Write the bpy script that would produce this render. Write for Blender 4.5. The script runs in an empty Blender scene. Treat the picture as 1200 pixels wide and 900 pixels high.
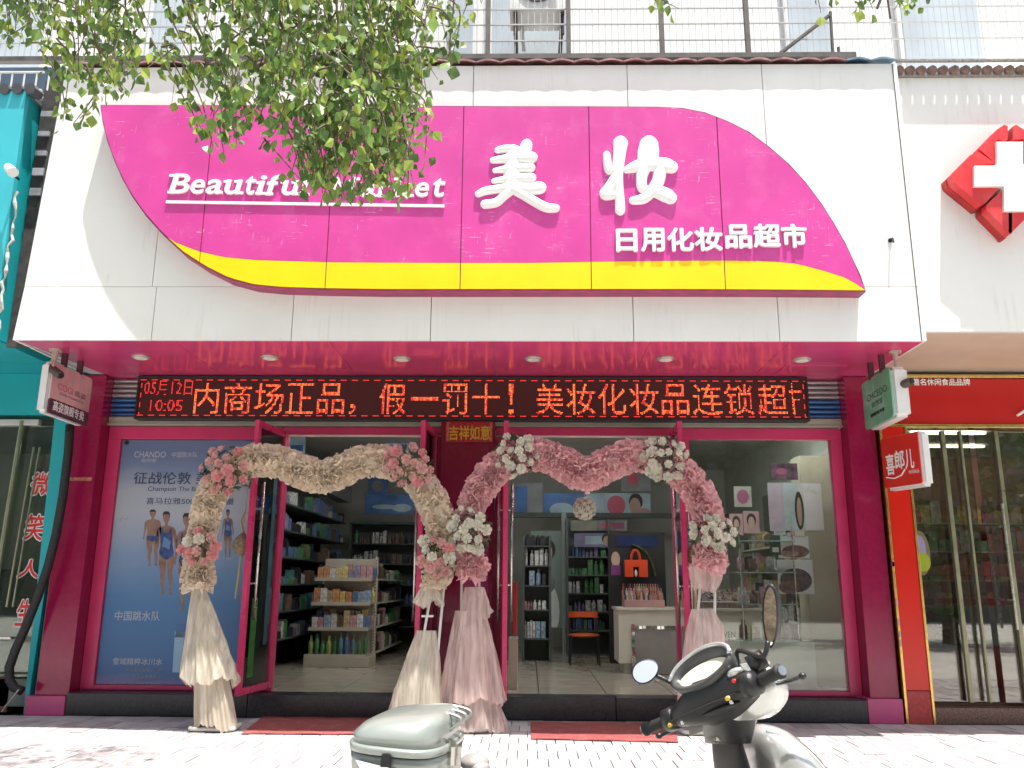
import bpy, bmesh, math, random
from math import sin, cos, pi, radians, tan, atan2, sqrt
from mathutils import Vector, Matrix
random.seed(7)
SC = bpy.context.scene
COL = SC.collection
# ------------------------------------------------------------------ camera
CAMH = 1.123; PITCH = radians(13.246); YAW = radians(1.156); ROLL = radians(0.392)
camd = bpy.data.cameras.new('camera'); cam = bpy.data.objects.new('camera', camd); COL.objects.link(cam)
camd.sensor_width = 36; camd.lens = 30.0; camd.clip_end = 500; camd.clip_start = .05
_F = Vector((-sin(YAW)*cos(PITCH), cos(YAW)*cos(PITCH), sin(PITCH)))
_R = Vector((cos(YAW), sin(YAW), 0)); _U = _R.cross(_F)
_R2 = _R*cos(ROLL)+_U*sin(ROLL); _U2 = -_R*sin(ROLL)+_U*cos(ROLL)
CAMP = Vector((0, -8, CAMH))
cam.matrix_world = Matrix(((_R2.x, _U2.x, -_F.x, CAMP.x), (_R2.y, _U2.y, -_F.y, CAMP.y), (_R2.z, _U2.z, -_F.z, CAMP.z), (0, 0, 0, 1)))
SC.camera = cam
# ------------------------------------------------------------------ world, sun, exposure
SX, SY = -.13, .17            # how far the sunlight travels in x and y per metre of fall
sun_dir = Vector((SX, SY, -1)).normalized()
w = bpy.data.worlds.new('World'); SC.world = w; w.use_nodes = True
nt = w.node_tree; bg = nt.nodes['Background']; sky = nt.nodes.new('ShaderNodeTexSky'); sky.sky_type = 'NISHITA'
sky.sun_disc = False; sky.sun_elevation = math.asin(-sun_dir.z); sky.sun_rotation = atan2(-sun_dir.x, -sun_dir.y)
sky.air_density = 1.6; sky.dust_density = 5.0; sky.ozone_density = 1.0
nt.links.new(sky.outputs[0], bg.inputs[0]); bg.inputs[1].default_value = .10
sl = bpy.data.lights.new('sun', 'SUN'); sl.energy = 5.0; sl.angle = radians(.55); sl.color = (1, .965, .9)
so = bpy.data.objects.new('sun', sl); COL.objects.link(so); so.rotation_euler = sun_dir.to_track_quat('-Z', 'Y').to_euler(); so.location = (2, -6, 20)
SC.view_settings.view_transform = 'Standard'; SC.view_settings.look = 'None'; SC.view_settings.exposure = 1.0; SC.view_settings.gamma = 1
SC.cycles.max_bounces = 8; SC.cycles.diffuse_bounces = 4; SC.cycles.glossy_bounces = 4; SC.cycles.transparent_max_bounces = 24
SC.cycles.sample_clamp_indirect = 6; SC.cycles.caustics_reflective = False; SC.cycles.caustics_refractive = False
# ------------------------------------------------------------------ helpers
def ray(x, y):
    return _F + _R2*((x-600)/1000) + _U2*((450-y)/1000)
def at(x, y, Y):                       # the world point seen at photo pixel x,y on the vertical plane of depth Y
    d = ray(x, y); return CAMP + d*((Y-CAMP.y)/d.y)
def atz(x, y, z):
    d = ray(x, y); return CAMP + d*((z-CAMP.z)/d.z)
def rnd(a, b): return random.uniform(a, b)

MATS = {}
def mat(name, col, rough=.6, metal=0, var=.12, vscale=6, bump=0, bscale=40, coat=0, spec=None, emit=None, es=0, trans=0, dirt=None, dscale=1.5, stretch=None):
    if name in MATS: return MATS[name]
    m = bpy.data.materials.new(name); m.use_nodes = True; n = m.node_tree.nodes; l = m.node_tree.links
    b = n['Principled BSDF']; b.inputs['Roughness'].default_value = rough; b.inputs['Metallic'].default_value = metal
    b.inputs['Coat Weight'].default_value = coat
    if spec is not None: b.inputs['Specular IOR Level'].default_value = spec
    c = (*col, 1)
    tc = n.new('ShaderNodeTexCoord'); mp = n.new('ShaderNodeMapping'); l.new(tc.outputs['Object'], mp.inputs[0])
    if stretch: mp.inputs['Scale'].default_value = stretch
    no = n.new('ShaderNodeTexNoise'); no.inputs['Scale'].default_value = vscale; no.inputs['Detail'].default_value = 5; l.new(mp.outputs[0], no.inputs[0])
    mr = n.new('ShaderNodeMapRange'); mr.inputs[3].default_value = 1-var; mr.inputs[4].default_value = 1+var
    mr.inputs[1].default_value = .3; mr.inputs[2].default_value = .7; l.new(no.outputs[0], mr.inputs[0])
    mx = n.new('ShaderNodeVectorMath'); mx.operation = 'SCALE'; mx.inputs[0].default_value = col; l.new(mr.outputs[0], mx.inputs['Scale'])
    out = mx.outputs[0]
    if dirt:
        n2 = n.new('ShaderNodeTexNoise'); n2.inputs['Scale'].default_value = dscale; n2.inputs['Detail'].default_value = 8; n2.inputs['Roughness'].default_value = .65; l.new(mp.outputs[0], n2.inputs[0])
        r2 = n.new('ShaderNodeMapRange'); r2.inputs[1].default_value = .5; r2.inputs[2].default_value = .75; r2.inputs[4].default_value = .7; l.new(n2.outputs[0], r2.inputs[0])
        m2 = n.new('ShaderNodeMix'); m2.data_type = 'RGBA'; l.new(r2.outputs[0], m2.inputs[0]); l.new(out, m2.inputs[6]); m2.inputs[7].default_value = (*dirt, 1); out = m2.outputs[2]
    l.new(out, b.inputs['Base Color'])
    if bump:
        n3 = n.new('ShaderNodeTexNoise'); n3.inputs['Scale'].default_value = bscale; n3.inputs['Detail'].default_value = 4; l.new(mp.outputs[0], n3.inputs[0])
        bp = n.new('ShaderNodeBump'); bp.inputs['Strength'].default_value = bump; bp.inputs['Distance'].default_value = .02; l.new(n3.outputs[0], bp.inputs['Height']); l.new(bp.outputs[0], b.inputs['Normal'])
    rr = n.new('ShaderNodeMapRange'); rr.inputs[3].default_value = max(0, rough*.8); rr.inputs[4].default_value = min(1, rough*1.2); l.new(no.outputs[0], rr.inputs[0]); l.new(rr.outputs[0], b.inputs['Roughness'])
    if emit: b.inputs['Emission Color'].default_value = (*emit, 1); b.inputs['Emission Strength'].default_value = es
    if trans:
        t = n.new('ShaderNodeBsdfTranslucent'); l.new(out, t.inputs[0]); ms = n.new('ShaderNodeMixShader'); ms.inputs[0].default_value = trans
        l.new(b.outputs[0], ms.inputs[1]); l.new(t.outputs[0], ms.inputs[2]); l.new(ms.outputs[0], n['Material Output'].inputs[0])
    MATS[name] = m; return m
def sheer(name, col, alpha, trans=.4):
    m = mat(name, col, .9, 0, .1, 8, trans=trans)
    if m.get('sh'): return m
    n = m.node_tree.nodes; l = m.node_tree.links; o = n['Material Output']; src = o.inputs[0].links[0].from_socket
    t = n.new('ShaderNodeBsdfTransparent'); ms = n.new('ShaderNodeMixShader'); ms.inputs[0].default_value = alpha
    tcx = n.new('ShaderNodeTexCoord'); mpx = n.new('ShaderNodeMapping'); mpx.inputs['Scale'].default_value = (26, 26, 1.5); l.new(tcx.outputs['Object'], mpx.inputs[0]); nx_ = n.new('ShaderNodeTexNoise'); nx_.inputs['Scale'].default_value = 1; nx_.inputs['Detail'].default_value = 3; l.new(mpx.outputs[0], nx_.inputs[0])
    mrx = n.new('ShaderNodeMapRange'); mrx.inputs[1].default_value = .35; mrx.inputs[2].default_value = .65; mrx.inputs[3].default_value = max(0, alpha-.25); mrx.inputs[4].default_value = min(1, alpha+.25); l.new(nx_.outputs[0], mrx.inputs[0]); l.new(mrx.outputs[0], ms.inputs[0])
    l.new(t.outputs[0], ms.inputs[1]); l.new(src, ms.inputs[2]); l.new(ms.outputs[0], o.inputs[0]); m['sh'] = 1; return m
def glassmat(name, tint=(.93, .96, .94), ior=1.55, dirtf=.007):
    m = bpy.data.materials.new(name); m.use_nodes = True; n = m.node_tree.nodes; l = m.node_tree.links; n.remove(n['Principled BSDF'])
    t = n.new('ShaderNodeBsdfTransparent'); t.inputs[0].default_value = (*tint, 1)
    g = n.new('ShaderNodeBsdfGlossy'); g.inputs['Roughness'].default_value = .015
    f = n.new('ShaderNodeFresnel'); f.inputs[0].default_value = ior
    mu = n.new('ShaderNodeMath'); mu.operation = 'MULTIPLY_ADD'; mu.inputs[1].default_value = 1.7; mu.inputs[2].default_value = 0.0; l.new(f.outputs[0], mu.inputs[0])
    ms = n.new('ShaderNodeMixShader'); l.new(mu.outputs[0], ms.inputs[0]); l.new(t.outputs[0], ms.inputs[1]); l.new(g.outputs[0], ms.inputs[2])
    d = n.new('ShaderNodeBsdfDiffuse'); d.inputs[0].default_value = (.6, .62, .6, 1)
    no = n.new('ShaderNodeTexNoise'); no.inputs['Scale'].default_value = 1.3; no.inputs['Detail'].default_value = 6
    mr = n.new('ShaderNodeMapRange'); mr.inputs[1].default_value = .4; mr.inputs[2].default_value = .8; mr.inputs[4].default_value = dirtf*3; l.new(no.outputs[0], mr.inputs[0])
    m2 = n.new('ShaderNodeMixShader'); l.new(mr.outputs[0], m2.inputs[0]); l.new(ms.outputs[0], m2.inputs[1]); l.new(d.outputs[0], m2.inputs[2])
    l.new(m2.outputs[0], n['Material Output'].inputs[0]); return m

class MB:                              # collects geometry in world coordinates, build() links it as one mesh object
    def __init__(s): s.v = []; s.f = []; s.sm = False
    def add(s, vs, fs):
        o = len(s.v); s.v.extend([Vector(v) for v in vs]); s.f.extend([tuple(i+o for i in f) for f in fs]); return s
    def box(s, a, b, R=None, o=None):
        x0, y0, z0 = a; x1, y1, z1 = b
        vs = [Vector(p) for p in ((x0,y0,z0),(x1,y0,z0),(x1,y1,z0),(x0,y1,z0),(x0,y0,z1),(x1,y0,z1),(x1,y1,z1),(x0,y1,z1))]
        if R is not None: vs = [R @ v + Vector(o) for v in vs]
        return s.add(vs, [(0,3,2,1),(4,5,6,7),(0,1,5,4),(1,2,6,5),(2,3,7,6),(3,0,4,7)])
    def bbox(s, a, b, c=.006):         # box with chamfered vertical and horizontal edges (front view)
        bm = bmesh.new(); bmesh.ops.create_cube(bm, size=1)
        A = Vector(a); B = Vector(b); D = B-A
        for v in bm.verts: v.co = Vector(((v.co.x+.5)*D.x, (v.co.y+.5)*D.y, (v.co.z+.5)*D.z))+A
        bmesh.ops.bevel(bm, geom=bm.edges[:], offset=c, segments=2, affect='EDGES', profile=.6)
        return s.bm(bm)
    def bm(s, bm, M=None):
        bm.verts.index_update()
        s.add([(M @ v.co if M else v.co.copy()) for v in bm.verts], [tuple(v.index for v in f.verts) for f in bm.faces]); bm.free(); return s
    def prism(s, pts, d):              # polygon pts extruded along d, with caps
        n = len(pts); P = [Vector(p) for p in pts]; d = Vector(d)
        s.add(P+[p+d for p in P], [tuple(range(n-1, -1, -1)), tuple(range(n, 2*n))]+[(i, (i+1) % n, (i+1) % n+n, i+n) for i in range(n)]); return s
    def quad(s, a, b, c, d): return s.add([a, b, c, d], [(0, 1, 2, 3)])
    def tube(s, pts, r, n=8, flat=1.0, up=None, caps=True):
        P = [Vector(p) for p in pts]; rs = r if isinstance(r, (list, tuple)) else [r]*len(P); rings = []
        U = Vector(up) if up else None; prev = None
        for i, p in enumerate(P):
            t = (P[min(i+1, len(P)-1)]-P[max(i-1, 0)])
            if t.length < 1e-9: t = Vector((0, 0, 1))
            t.normalize()
            if prev is None:
                a = U if U else (Vector((0, 0, 1)) if abs(t.z) < .9 else Vector((1, 0, 0)))
            else: a = prev
            a = (a - t*a.dot(t))
            if a.length < 1e-6: a = t.orthogonal()
            a.normalize(); prev = a; b = t.cross(a)
            rings.append([p+(a*cos(2*pi*k/n)*flat+b*sin(2*pi*k/n))*rs[i] for k in range(n)])
        vs = [v for rg in rings for v in rg]; fs = []
        for i in range(len(P)-1):
            for k in range(n): fs.append((i*n+k, i*n+(k+1) % n, (i+1)*n+(k+1) % n, (i+1)*n+k))
        if caps: fs += [tuple(range(n-1, -1, -1)), tuple((len(P)-1)*n+k for k in range(n))]
        return s.add(vs, fs)
    def loft(s, rings, closed=True, caps=True):
        n = len(rings[0]); vs = [v for r in rings for v in r]; fs = []
        for i in range(len(rings)-1):
            for k in range(n if closed else n-1): fs.append((i*n+k, i*n+(k+1) % n, (i+1)*n+(k+1) % n, (i+1)*n+k))
        if caps and closed: fs += [tuple(range(n-1, -1, -1)), tuple((len(rings)-1)*n+k for k in range(n))]
        return s.add(vs, fs)
    def ell(s, c, ax, ay, az, seg=12, rings=8):   # ellipsoid with axis vectors
        c = Vector(c); ax = Vector(ax); ay = Vector(ay); az = Vector(az); vs = [c+az]; fs = []
        for i in range(1, rings):
            t = pi*i/rings
            for k in range(seg): vs.append(c+az*cos(t)+(ax*cos(2*pi*k/seg)+ay*sin(2*pi*k/seg))*sin(t))
        vs.append(c-az); L = len(vs)-1
        for k in range(seg):
            fs.append((0, 1+k, 1+(k+1) % seg)); fs.append((L, 1+(rings-2)*seg+(k+1) % seg, 1+(rings-2)*seg+k))
            for i in range(rings-2): a = 1+i*seg; fs.append((a+k, a+seg+k, a+seg+(k+1) % seg, a+(k+1) % seg))
        return s.add(vs, fs)
    def smooth(s): s.sm = True; return s
    def mesh(s, name, m, o=Vector((0, 0, 0))):
        me = bpy.data.meshes.new(name); me.from_pydata([tuple(v-o) for v in s.v], [], s.f); me.materials.append(m)
        if s.sm: me.shade_smooth()
        me.update(); return me
    def build(s, name, m, parent=None, stuff=False, label=None):
        root = parent
        o = Vector(root['_o']) if root is not None else Vector((0, 0, 0))
        ob = bpy.data.objects.new(name, s.mesh(name, m, o)); COL.objects.link(ob)
        if parent is not None: ob.parent = parent; ob['_o'] = tuple(o)
        if stuff: ob['kind'] = 'stuff'
        if label: ob['label'] = label
        return ob
def thing(name, label, cat, loc=(0, 0, 0), group=None):
    o = bpy.data.objects.new(name, None); COL.objects.link(o); o.location = loc; o.empty_display_size = .1
    o['label'] = label; o['category'] = cat; o['_o'] = tuple(loc)
    if group: o['group'] = group
    return o
def tagm(o, label, cat, group=None, kind=None):
    o['label'] = label; o['category'] = cat
    if group: o['group'] = group
    if kind: o['kind'] = kind
    return o
def struct(o): o['kind'] = 'structure'; return o
def inst(src_mesh, name, parent, loc, rot=(0, 0, 0), sc=(1, 1, 1)):   # a piece sharing mesh data; loc in world
    o = bpy.data.objects.new(name, src_mesh); COL.objects.link(o)
    if parent is not None: o.parent = parent; o.location = Vector(loc)-Vector(parent['_o']); o['_o'] = parent['_o']
    else: o.location = loc
    o.rotation_euler = rot; o.scale = sc; return o
def copytree(o, off, parent=None, label=None):
    c = o.copy(); COL.objects.link(c); c.parent = parent
    if parent is None: c.location = o.location+Vector(off)
    if label: c['label'] = label
    for ch in o.children: copytree(ch, off, c)
    return c
_tc = {}
def glyphs(body, bold=0.0, shear=0.0, ext=0.0, bev=0.0, res=3):
    k = (body, bold, shear, ext, bev)
    if k in _tc: return _tc[k]
    cu = bpy.data.curves.new('lettering', 'FONT'); cu.body = body; cu.offset = bold; cu.shear = shear; cu.extrude = ext; cu.bevel_depth = bev; cu.resolution_u = res; cu.bevel_resolution = 1
    o = bpy.data.objects.new('lettering', cu); COL.objects.link(o); bpy.context.view_layer.update()
    me = bpy.data.meshes.new_from_object(o); bpy.data.objects.remove(o)
    vs = [v.co.copy() for v in me.vertices]; fs = [tuple(p.vertices) for p in me.polygons]; bpy.data.meshes.remove(me); _tc[k] = (vs, fs); return vs, fs
def text(mb, body, o, u, v, width=None, height=None, bold=0, shear=0, depth=0.0):
    # lettering laid on the plane at o (lower left), u along the line, v up; proud of the plane by depth
    o = Vector(o); u = Vector(u).normalized(); v = Vector(v).normalized(); nn = u.cross(v)
    fat = bold
    vs, fs = glyphs(body, 0, shear, .5 if depth else 0)
    if not vs: return mb
    x0 = min(p.x for p in vs); x1 = max(p.x for p in vs); y0 = min(p.y for p in vs); y1 = max(p.y for p in vs)
    sx = width/(x1-x0) if width else None; sy = height/(y1-y0) if height else None
    if sx is None: sx = sy
    if sy is None: sy = sx
    sh = [(0, 0)]+([(fat*cos(pi*q/4), fat*sin(pi*q/4)) for q in range(8)] if fat > 0 else [])   # thicken strokes by stacking shifted copies
    for i, (du, dv) in enumerate(sh):
        mb.add([o+u*((p.x-x0+du)*sx)+v*((p.y-y0+dv)*sy)+nn*(((p.z+.5)*depth if depth else 0)+.00025*(len(sh)-i)) for p in vs], fs)
    return mb
def tpx(mb, body, xl, xr, yb, yt, Y, **k):     # lettering on the wall plane Y filling a photo pixel box
    a = at(xl, yb, Y); b = at(xr, yb, Y); c = at(xl, yt, Y)
    return text(mb, body, a, (1, 0, 0), (0, 0, 1), width=b.x-a.x, height=c.z-a.z, **k)
XU = Vector((1, 0, 0)); ZU = Vector((0, 0, 1))
def scuff(m, col, amount=.5, scale=(1, 1, 1), seed=0, thr=(.62, .70), sc=9):
    # short pale scratches: thin bands of a stretched noise, kept to patches
    n = m.node_tree.nodes; l = m.node_tree.links; b = n['Principled BSDF']; src = b.inputs['Base Color'].links[0].from_socket
    tc = n.new('ShaderNodeTexCoord'); mp = n.new('ShaderNodeMapping'); mp.inputs['Rotation'].default_value = (0, .9+seed, 0); mp.inputs['Scale'].default_value = scale; l.new(tc.outputs['Object'], mp.inputs[0])
    a = n.new('ShaderNodeTexNoise'); a.inputs['Scale'].default_value = sc; a.inputs['Detail'].default_value = 2; l.new(mp.outputs[0], a.inputs[0])
    r = n.new('ShaderNodeMapRange'); r.inputs[1].default_value = thr[0]; r.inputs[2].default_value = thr[1]; l.new(a.outputs[0], r.inputs[0])
    c = n.new('ShaderNodeTexNoise'); c.inputs['Scale'].default_value = 2.2; c.inputs['Detail'].default_value = 3; l.new(tc.outputs['Object'], c.inputs[0])
    r2 = n.new('ShaderNodeMapRange'); r2.inputs[1].default_value = .5; r2.inputs[2].default_value = .62; r2.inputs[4].default_value = amount; l.new(c.outputs[0], r2.inputs[0])
    mu = n.new('ShaderNodeMath'); mu.operation = 'MULTIPLY'; l.new(r.outputs[0], mu.inputs[0]); l.new(r2.outputs[0], mu.inputs[1])
    mx = n.new('ShaderNodeMix'); mx.data_type = 'RGBA'; l.new(mu.outputs[0], mx.inputs[0]); l.new(src, mx.inputs[6]); mx.inputs[7].default_value = (*col, 1); l.new(mx.outputs[2], b.inputs['Base Color'])
# ------------------------------------------------------------------ materials
M_white = mat('white aluminium cladding', (.80, .80, .77), .42, 0, .03, 2, dirt=(.74, .73, .69), dscale=.9)
scuff(M_white, (.50, .48, .43), .28, (14, 14, .7), -.9, (.52, .72), 2.2)
M_mag = mat('magenta sign plastic', (.60, .055, .30), .35, 0, .08, 2.5, dirt=(.66, .12, .38), dscale=4.2)
scuff(M_mag, (.85, .62, .74), .42, (2.2, 1, 17), .13, (.64, .70), 3.7)
scuff(M_mag, (.85, .55, .70), .35, (11, 1, 1.8), .71, (.64, .70), 4.3)
M_yel = mat('yellow sign plastic', (.90, .62, .004), .35, 0, .05, 3)
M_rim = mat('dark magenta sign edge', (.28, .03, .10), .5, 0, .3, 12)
M_letter = mat('white raised lettering', (.86, .86, .84), .4, 0, .02)
M_soffit = mat('glossy pink soffit panel', (.62, .065, .19), .14, 0, .06, 3)
M_frame = mat('pink painted metal', (.58, .04, .14), .3, 0, .08, 5)
M_framed = mat('pink painted door metal', (.62, .045, .15), .28, 0, .08, 5)
M_pillar = mat('maroon polished pillar', (.27, .008, .055), .14, 0, .10, 30, dirt=(.30, .02, .075), dscale=7)
M_pbase = mat('pink pillar foot', (.50, .07, .20), .3, 0, .1, 6)
M_led = mat('black led housing', (.018, .016, .018), .5, 0, .2)
M_step = mat('black granite step', (.028, .029, .033), .3, 0, .5, 60)
M_steel = mat('brushed steel', (.55, .54, .50), .28, 1, .1, 20)
M_sil = mat('silver grey rail', (.42, .40, .34), .4, .3, .1, 4)
M_black = mat('black plastic', (.012, .012, .013), .42, 0, .15, 9)
M_cream = mat('cream painted', (.55, .50, .38), .55, 0, .06)
M_shop = mat('shop wall paint', (.48, .49, .44), .7, 0, .08, 3)
M_dark = mat('dark cabinet', (.06, .08, .072), .5, 0, .2, 8)
M_glass = glassmat('shop glass')
M_glassd = glassmat('door glass', (.86, .92, .90), 1.5)
M_teal = mat('teal cladding', (.01, .36, .40), .4, 0, .06, 2.5, dirt=(.02, .28, .32), dscale=1.3)
M_red = mat('red panel', (.50, .014, .014), .25, 0, .05, 3)
M_gold = mat('gold trim', (.75, .52, .16), .25, 1, .15, 30)
M_lwhite = mat('white light box face', (.72, .72, .70), .4, 0, .05)
def flat(name, c, r=.55): return mat(name, c, r, 0, .04, 4)
YF = -1.4
# ================================================================== THE COSMETICS SHOP
shop = thing('cosmetics_shop', 'pink and white cosmetics shop building with two open double doors', 'shop building', (-.5, 0, 0))
# shell: walls, ceiling, floor
ZS = at(600, 399, YF).z                 # soffit height
ZT = at(600, 77, YF).z
XL, XR = -4.2, 3.17
b = MB(); b.box((-4.3, .1, 0), (-4.16, 6.2, 3.6)); b.build('side_wall', M_shop, shop)
b = MB(); b.box((3.2, .1, 0), (3.34, 6.2, 3.6)); b.build('side_wall', M_shop, shop)
b = MB(); b.box((-4.16, 6.0, 0), (3.2, 6.15, 3.0)); b.build('back_wall', M_shop, shop)
b = MB(); b.box((-4.16, .12, 2.98), (3.2, 6.0, 3.1)); b.build('ceiling', mat('ceiling board', (.5, .5, .48), .7), shop)
floor_m = mat('polished beige floor tile', (.52, .46, .37), .14, 0, .12, 5)
tile = MB(); tile.bbox((0, 0, 0), (.592, .592, .02), .003); tm = tile.mesh('floor_tile', floor_m)
b = MB(); b.box((-4.16, -.02, 0), (3.2, 6.0, .165)); b.build('floor_slab', mat('dark grout', (.12, .11, .1)), shop)
for i in range(12):
    for j in range(10):
        inst(tm, 'floor_tile', shop, (-4.1+i*.6, .01+j*.597, .166))
# step
for x0, x1 in ((-4.0, -2.42), (-2.415, -.82), (-.815, .75), (.755, 2.95)):
    b = MB(); b.bbox((x0, -.26, 0), (x1, -.022, .186), .008); b.build('granite_step', M_step, shop)
# pillars
def pillar(x0, x1, yf, z0, z1, base=True, seam=None):
    b = MB(); b.bbox((x0, yf, z0), (x1, -.03, z1), .006); p = b.build('pillar', M_pillar, shop)
    if base:
        b = MB(); b.bbox((x0-.045, yf-.05, 0), (x1+.0, -.03, z0), .006); b.build('pillar_foot', M_pbase, p)
    if seam:
        b = MB(); b.box((x0-.003, yf-.006, seam), (x1-.02, yf-.002, seam+.03)); b.build('worn_seam', mat('peeling edge tape', (.45, .16, .10), .6, 0, .5, 30), p)
    return p
pillar(-4.30, -4.0, -.22, .16, ZS-.004, seam=2.03)
pillar(2.93, 3.18, -.22, .2, ZS-.004)
b = MB(); b.bbox((-.82, -.14, .187), (-.315, .05, 2.655), .006); cp = b.build('pillar', M_pillar, shop)
b = MB(); b.box((-.60, -.147, .95), (-.36, -.141, 1.62)); b.build('worn_patch', mat('scuffed magenta patch', (.36, .03, .13), .3), cp)
# blessing plaque on centre pillar
pl = thing('blessing_plaque', 'small red and gold New Year blessing sign glued high on the central maroon pillar', 'sign', (-.57, -.15, 2.5))
a = at(522, 518, -.15); c = at(578, 494, -.15)
b = MB(); b.bbox((a.x, -.16, a.z), (c.x, -.143, c.z), .003); b.build('plaque_board', mat('red glitter board', (.50, .02, .03), .4, 0, .6, 90), pl)
b = MB(); tpx(b, '吉祥如意', 526, 574, 515.5, 499, -.161, bold=.02, depth=.003); b.build('lettering', mat('gold lettering', (.85, .55, .05), .3, .3), pl)
for q in (a.x+.01, c.x-.03):
    b = MB(); b.box((q, -.1625, a.z+.01), (q+.02, -.161, c.z-.01)); b.build('pattern_strip', mat('pale red pattern', (.6, .2, .15), .5, 0, .7, 120), pl)
# rail, shutter
ys = -.09
b = MB(); b.bbox((-4.0, ys, 2.574), (2.93, -.01, 2.66), .01); b.box((-4.0, ys-.012, 2.575), (2.93, ys-.002, 2.592)); b.build('shutter_rail', M_sil, shop)
sm_blue = mat('blue shutter slat', (.06, .17, .42), .35, .4, .15, 4); sm_sil = mat('silver shutter slat', (.45, .42, .42), .35, .5, .15, 4)
for k in range(8):
    z = 2.664+k*.047
    b = MB(); pts = []
    for q in range(7):
        t = pi*q/6; pts.append((-4.0, -.03-.035*sin(t), z+.0455*(1-cos(t))/2))
    b.loft([pts, [(2.93, p[1], p[2]) for p in pts]], closed=False, caps=False).smooth()
    b.build('shutter_slat', sm_blue if k < 4 else sm_sil, shop)
b = MB(); b.box((-4.0, -.005, 2.57), (2.93, .1, 3.05)); b.build('lintel', mat('lintel plaster', (.3, .3, .3), .8), shop)
# window frames
def window(x0, x1, z0, z1, fw=.085, name='shop_window', glass=True):
    b = MB(); b.bbox((x0, -.05, z1-fw), (x1, .03, z1), .004); f = b.build('window_frame', M_frame, shop)
    for q0, q1 in ((x0, x0+fw), (x1-fw, x1)):
        b = MB(); b.bbox((q0, -.048, z0), (q1, .028, z1-fw-.001), .004); b.build('frame_upright', M_frame, f)
    b = MB(); b.bbox((x0+fw+.001, -.046, z0), (x1-fw-.001, .026, z0+.04), .004); b.build('frame_sill', M_frame, f)
    if glass:
        b = MB(); b.box((x0+fw+.002, -.006, z0+.041), (x1-fw-.002, .004, z1-fw-.002)); b.build('pane', M_glass, f)
    return f
window(-3.998, -2.335, .19, 2.57, .12)
window(1.40, 2.928, .19, 2.57, .105)
b = MB(); b.bbox((-2.33, -.05, 2.5), (-.824, .03, 2.57), .004); b.build('door_head', M_frame, shop)
b = MB(); b.bbox((-.31, -.05, 2.5), (1.395, .03, 2.57), .004); b.build('door_head', M_frame, shop)
for q in (-2.33, -.3):
    x1 = -.83 if q < -1 else 1.39
    b = MB(); b.box((q, -.03, 2.485), (x1, .01, 2.499)); b.build('door_head_strip', mat('white seal strip', (.7, .68, .62)), shop)
for x0, x1 in ((-2.33, -2.28), (-.88, -.824), (-.312, -.24), (1.33, 1.396)):
    b = MB(); b.bbox((x0, -.045, .187), (x1, .025, 2.484), .004); b.build('door_post', M_frame, shop)
b = MB(); b.box((-.312+.075, -.01, .19), (-.16, .0, 2.48)); 
# doors
def door(hx, fx, fy, lab, inner):
    h = Vector((hx, -.055, 0)); f = Vector((fx, fy, 0)); d = (f-h); L = d.length; d.normalize(); n = Vector((-d.y, d.x, 0)); z0, z1 = .225, 2.515; fw = .055
    def bar(mb, s0, s1, a, c, t=.02): 
        P = [h+d*s0-n*t, h+d*s1-n*t, h+d*s1+n*t, h+d*s0+n*t]
        mb.prism([(p.x, p.y, a) for p in P], (0, 0, c-a))
    b = MB(); bar(b, 0, L, z1-fw, z1); dr = b.build('door', M_framed, shop, label=lab)
    b = MB(); bar(b, 0, fw, z0+fw, z1-fw-.001); b.build('hinge_stile', M_frame, dr)
    b = MB(); bar(b, L-fw, L, z0+fw, z1-fw-.001); b.build('closing_stile', M_framed, dr)
    b = MB(); bar(b, 0, L, z0, z0+fw-.001); b.build('bottom_rail', M_framed, dr)
    b = MB(); bar(b, fw+.001, L-fw-.001, z0+fw+.001, z1-fw-.002, .004); b.build('glass_pane', M_glassd, dr)
    for sd in (-1, 1):
        o = h+d*(L-fw-.05)+n*.055*sd
        b = MB(); b.tube([(o.x, o.y, .82), (o.x, o.y, 1.98)], .012, 10); 
        for zz in (1.12, 1.75): q = h+d*(L-fw-.05); b.tube([(q.x, q.y, zz), (o.x, o.y, zz)], .008, 6)
        b.smooth(); b.build('door_handle', M_steel, dr)
    return dr, h, d, n, L
D1 = door(-2.30, at(289, 660, -.70).x, -.70, 'open glass door leaf swung out beside the swimmer poster', 1)
D2 = door(-.875, at(491, 660, -.70).x, -.70, 'open glass door leaf left of the central maroon pillar', 1)
D3 = door(-.225, at(592, 660, -.70).x, -.70, 'open glass door leaf right of the central maroon pillar', 1)
D4 = door(1.345, at(800, 660, -.70).x+.02, -.70, 'open glass door leaf beside the right display window', 1)
# posters stuck on first door
dr, h, d, n, L = D1
def dq(s0, s1, z0, z1, sd=1): return [(*(h+d*s0+n*sd*.007)[:2], z0), (*(h+d*s1+n*sd*.007)[:2], z0), (*(h+d*s1+n*sd*.007)[:2], z1), (*(h+d*s0+n*sd*.007)[:2], z1)]
b = MB(); b.quad(*dq(.38, .50, .35, 1.0)); b.quad(*dq(.38, .50, .35, 1.0, -1)); b.build('door_poster', mat('green poster', (.03, .13, .03), .4, 0, .7, 9), D1[0])
b = MB(); b.quad(*dq(.14, .22, .6, 2.1)); b.quad(*dq(.14, .22, .6, 2.1, -1)); b.build('door_poster', mat('teal print', (.03, .10, .13), .4, 0, .5, 6), D1[0])

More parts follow.
